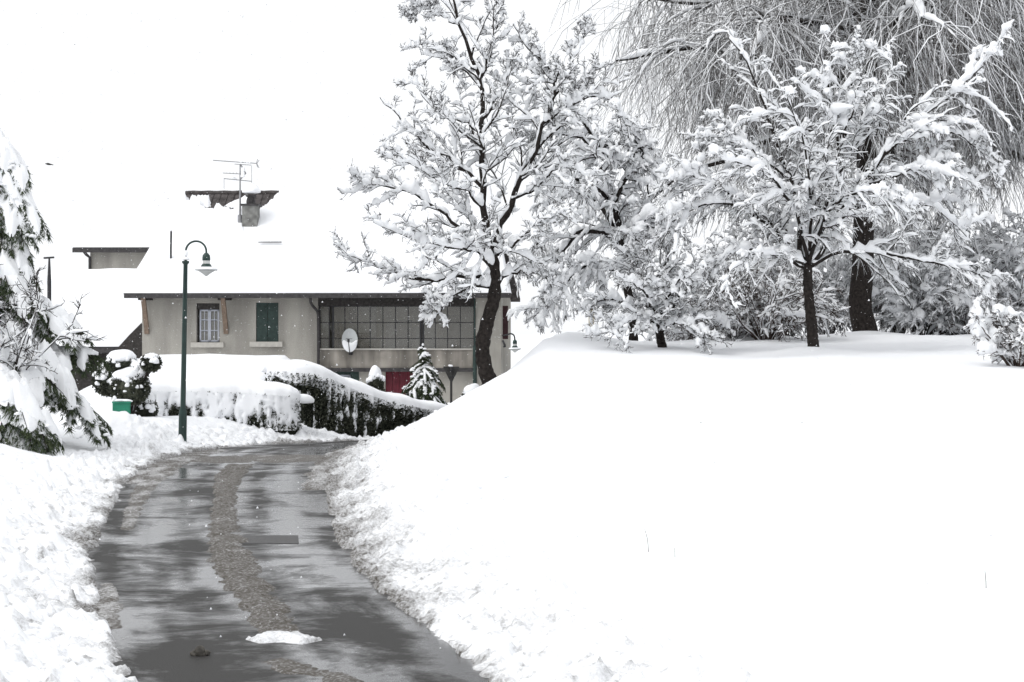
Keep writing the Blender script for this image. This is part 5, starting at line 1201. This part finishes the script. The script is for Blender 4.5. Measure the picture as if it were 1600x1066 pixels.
def hedge(name, label, seed, path, topz, botz, half, snow_h, streak=1.0, leafn=2600, snowy=.0, streak_l=(.15, .5)):
    """path: plan points; topz / botz per point"""
    r = np.random.default_rng(seed); path = RA(path, float); n = 60
    C = resample(path, n); s = np.linspace(0, 1, n); tk = np.concatenate([[0], np.cumsum(np.linalg.norm(np.diff(path, axis=0), axis=1))]); tk = tk / tk[-1]; zt = np.interp(s, tk, topz); zb = np.interp(s, tk, botz)
    T = nrm(np.gradient(C, axis=0)); N = np.stack([T[:, 1], -T[:, 0]], -1)            # N towards the camera side
    N = np.where((N[:, 1:] > 0), -N, N)
    base = RA([C[n // 2, 0], C[n // 2, 1], zb[n // 2]]); e = empty(name, base); tag(e, label, 'hedge')
    fo, sn, co = MB(), MB(), MB(); length = np.linalg.norm(np.diff(C, axis=0), axis=1).sum()
    endf = np.sqrt(np.clip(1 - (2 * np.abs(s - .5) * 1.0) ** 14, .02, 1)); hw = half * endf * (1 + .10 * fbm(s * length * 1.2, s * 0 + seed, 3, 4))
    # core: profile ring front/back
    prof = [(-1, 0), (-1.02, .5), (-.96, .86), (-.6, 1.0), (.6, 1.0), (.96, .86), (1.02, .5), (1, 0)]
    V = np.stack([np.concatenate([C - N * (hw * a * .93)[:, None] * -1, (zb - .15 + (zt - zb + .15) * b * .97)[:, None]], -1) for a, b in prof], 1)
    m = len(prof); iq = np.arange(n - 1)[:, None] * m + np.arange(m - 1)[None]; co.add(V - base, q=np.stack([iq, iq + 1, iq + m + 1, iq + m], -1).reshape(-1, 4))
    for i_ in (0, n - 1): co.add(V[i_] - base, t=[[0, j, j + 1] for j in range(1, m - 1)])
    # leaves on front (camera side), ends and top
    K = int(leafn * length); si = r.uniform(0, n - 1.001, K); i = si.astype(int); f = (si - i)[:, None]
    c = C[i] * (1 - f) + C[i + 1] * f; nn = N[i]; z0 = zb[i]; z1 = zt[i] * (1 - f[:, 0]) + zt[i + 1] * f[:, 0]; h = r.uniform(0, 1, K) ** .9; front = r.uniform(0, 1, K) < .82
    bul = 1 + .07 * pn(si * length / n * 2.2, h * 3, seed + 1) + .05 * pn(si * length / n * 6, h * 8, seed + 2)
    off = np.where(front, hw[i] * bul * r.uniform(.9, 1.05, K), hw[i] * r.uniform(-1, 1, K))
    Z = np.where(front, z0 + (z1 - z0) * h, z1 + r.uniform(-.03, .03, K))
    Pp = np.concatenate([c + nn * off[:, None], Z[:, None]], -1)
    D = np.concatenate([nn * .8, np.full((K, 1), .5)], -1) + r.normal(0, .55, (K, 3))
    leaves(fo, Pp - base, D, r.uniform(.05, .11, K), r.uniform(.012, .026, K), r)
    # snow cap
    nu_ = 150; ss = np.linspace(0, 1, nu_); Cc = np.stack([np.interp(ss, s, C[:, a]) for a in (0, 1)], -1); Nn = nrm(np.stack([np.interp(ss, s, N[:, a]) for a in (0, 1)], -1))
    zz = np.interp(ss, s, zt); hh = np.interp(ss, s, hw); prof_t = np.linspace(-1.12, 1.12, 21)
    lob = .16 + .30 * np.clip(fbm(ss * length * 1.7, ss * 0 + 3.3, 4, seed + 5), -.3, 1) ; lob2 = .16 + .2 * np.clip(fbm(ss * length * 5.5, ss * 0 + 1.3, 3, seed + 6), -.3, 1)
    hang = (lob * .6 + lob2 * .5) * snow_h * 2.2
    tt = np.abs(prof_t)[None]; top = np.where(tt < .8, 1 - .25 * (tt / .8) ** 2, .75 - .75 * (np.maximum(tt - .8, 0) / .32) ** 1.6)
    sh = snow_h * (1 + .22 * fbm(ss * length * .8, ss * 0, 3, seed + 7))[:, None] * np.clip(np.minimum(ss, 1 - ss) / .015, .05, 1)[:, None] ** .5
    zc = zz[:, None] + sh * top - np.where(tt > 1.0, hang[:, None] * (tt - 1.0) / .12, 0) + .02
    yo = hh[:, None] * np.clip(np.abs(prof_t), 0, 1.07)[None] * np.sign(prof_t)[None]
    W_ = np.stack([Cc[:, None, 0] + Nn[:, None, 0] * yo, Cc[:, None, 1] + Nn[:, None, 1] * yo, zc], -1)
    W_[..., :2] += .02 * fbm(W_[..., 0] * 4, W_[..., 2] * 4, 2, seed + 9)[..., None]
    iq = np.arange(nu_ - 1)[:, None] * 21 + np.arange(20)[None]; sn.add(W_ - base, q=np.stack([iq, iq + 1, iq + 22, iq + 21], -1).reshape(-1, 4))
    # end caps of the snow ridge
    for i_, d_ in ((0, -1), (nu_ - 1, 1)):
        k_ = 10; C_ = W_[i_][None, 2:-2].mean(1)[0]
        blobs(sn, [RA([Cc[i_, 0], Cc[i_, 1], zz[i_] + snow_h * .30]) - base], [[half * .25, half * .6, snow_h * .5]], ICO3, .08, r)
    # snow clinging to the face: a sheet that bulges out of the leaves where it stuck
    ns_ = int(length * 26); nh = 34; sg = np.linspace(.002, .998, ns_); hg = np.linspace(0, 1.04, nh)
    SS, HH = np.meshgrid(sg, hg, indexing='ij'); xs = SS * length
    cov = fbm(xs * 5.2, HH * 1.5, 4, seed + 21, .6) * .75 + fbm(xs * .9, HH * .8, 2, seed + 24) * .45
    cov = cov + streak * (HH - .5) * 1.15 + (.14 if snowy > .5 else -.62) + .10 * pn(xs * 16, HH * 7, seed + 23)
    if snowy < .5: cov = np.maximum(cov, (fbm(xs * 6, HH * 2.4, 3, seed + 27) - .62) * 1.2)
    off = np.clip(cov * .22, -.10, .085)
    cg = np.stack([np.interp(SS, s, C[:, a_]) for a_ in (0, 1)], -1); ng = nrm(np.stack([np.interp(SS, s, N[:, a_]) for a_ in (0, 1)], -1)); hwg = np.interp(SS, s, hw)
    zg = np.interp(SS, s, zb) + (np.interp(SS, s, zt) - np.interp(SS, s, zb)) * HH
    G = np.concatenate([cg + ng * (hwg * 1.03 + off + .012)[..., None], zg[..., None]], -1)
    iq = np.arange(ns_ - 1)[:, None] * nh + np.arange(nh - 1)[None]; sn.add(G - base, q=np.stack([iq, iq + 1, iq + nh + 1, iq + nh], -1).reshape(-1, 4))
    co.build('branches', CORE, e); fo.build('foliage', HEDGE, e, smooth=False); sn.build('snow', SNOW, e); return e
def hz(px_, py_, Y): return px3(px_, py_, Y)[2]
Ys = [46.9, 47.2, 47.5]
hedge('hedge', 'front hedge almost buried in streaked snow beside the street lamp', 601, [px3(206, 600, 46.6)[:2], px3(330, 600, 47.0)[:2], px3(430, 600, 47.25)[:2], px3(452, 600, 47.3)[:2], px3(470, 600, 47.35)[:2]], [hz(206, 612, 46.6), hz(330, 614, 47), hz(430, 618, 47.2), hz(452, 621, 47.3), hz(470, 632, 47.3)], [.15, .1, .05, .05, .05], .62, .34, 1.0, 1500, 1.0)
hedge('hedge', 'dark hedge under a thick snow ridge descending to the right towards the give way sign', 603,
      [px3(416, 600, 49.6)[:2], px3(475, 600, 49.6)[:2], px3(530, 600, 50.2)[:2], px3(590, 600, 50.8)[:2], px3(650, 600, 51.6)[:2], px3(712, 600, 52.6)[:2]],
      [hz(424, 583, 49.6), hz(475, 584, 49.6), hz(530, 608, 50.2), hz(590, 628, 50.8), hz(650, 642, 51.6), hz(712, 655, 52.6)], [-.25, -.3, -.45, -.55, -.65, -.7], .55, .36, .9, 3000, .0)

# ------------------------------------------------------------------ dry stalks in the lawn snow
def stalk(px_, py_, h_px, lean, n, seed, label):
    r = np.random.default_rng(seed); Yq = 20.0; x = 0
    for _ in range(14): x = (px_ - 800) / F * Yq; Yq = F * (HC - gz(x, Yq)) / (py_ - HOR)
    k = Yq / F; o = empty('dry_stalk', (x, Yq, gz(x, Yq))); tag(o, label, 'plant', 'dry stalks in the lawn')
    for i in range(n):
        l = h_px * k * r.uniform(.75, 1); P = resample([[0, 0, -.1], [lean * l * .3, 0, l * .5], [lean * l * r.uniform(.8, 1.1), r.normal(0, .02), l]], 8); mb = MB(); mb.tubes(P, np.linspace(.0045, .0022, 8)[None], 5)
        mb.build('stem', STRAW, o)
stalk(1026, 879, 42, -.16, 1, 1, 'faint pale stalk leaning left out of the lawn snow'); stalk(1066, 881, 18, -.08, 1, 2, 'short dry stalk just right of the pale leaning stalk'); stalk(1541, 919, 35, -.07, 1, 3, 'single dark stalk standing in the lawn snow near the right edge')

# ------------------------------------------------------------------ falling snow
r = np.random.default_rng(91); N_ = 22000
C = np.stack([r.uniform(-14, 17, N_), r.uniform(9, 58, N_), r.uniform(.3, 14, N_)], -1)
C = C[C[:, 2] > ground(C[:, 0], C[:, 1]) + .1]; q = r.uniform(.0035, .0085, len(C)); n = len(C)
oc = RA([[1.2, 0, -.5], [-.7, 1.1, -.5], [-.7, -1.1, -.5], [.2, 0, 1.3]]); fc = RA([[0, 2, 1], [0, 1, 3], [1, 2, 3], [2, 0, 3]])
mb = MB(); mb.add((C[:, None] + oc[None] * q[:, None, None]).reshape(-1, 3), t=(fc[None] + (np.arange(n) * 4)[:, None, None]).reshape(-1, 3))
tag(mb.build('falling_snow', SNOW), 'snowflakes falling through the air', 'snowflakes', kind='stuff')
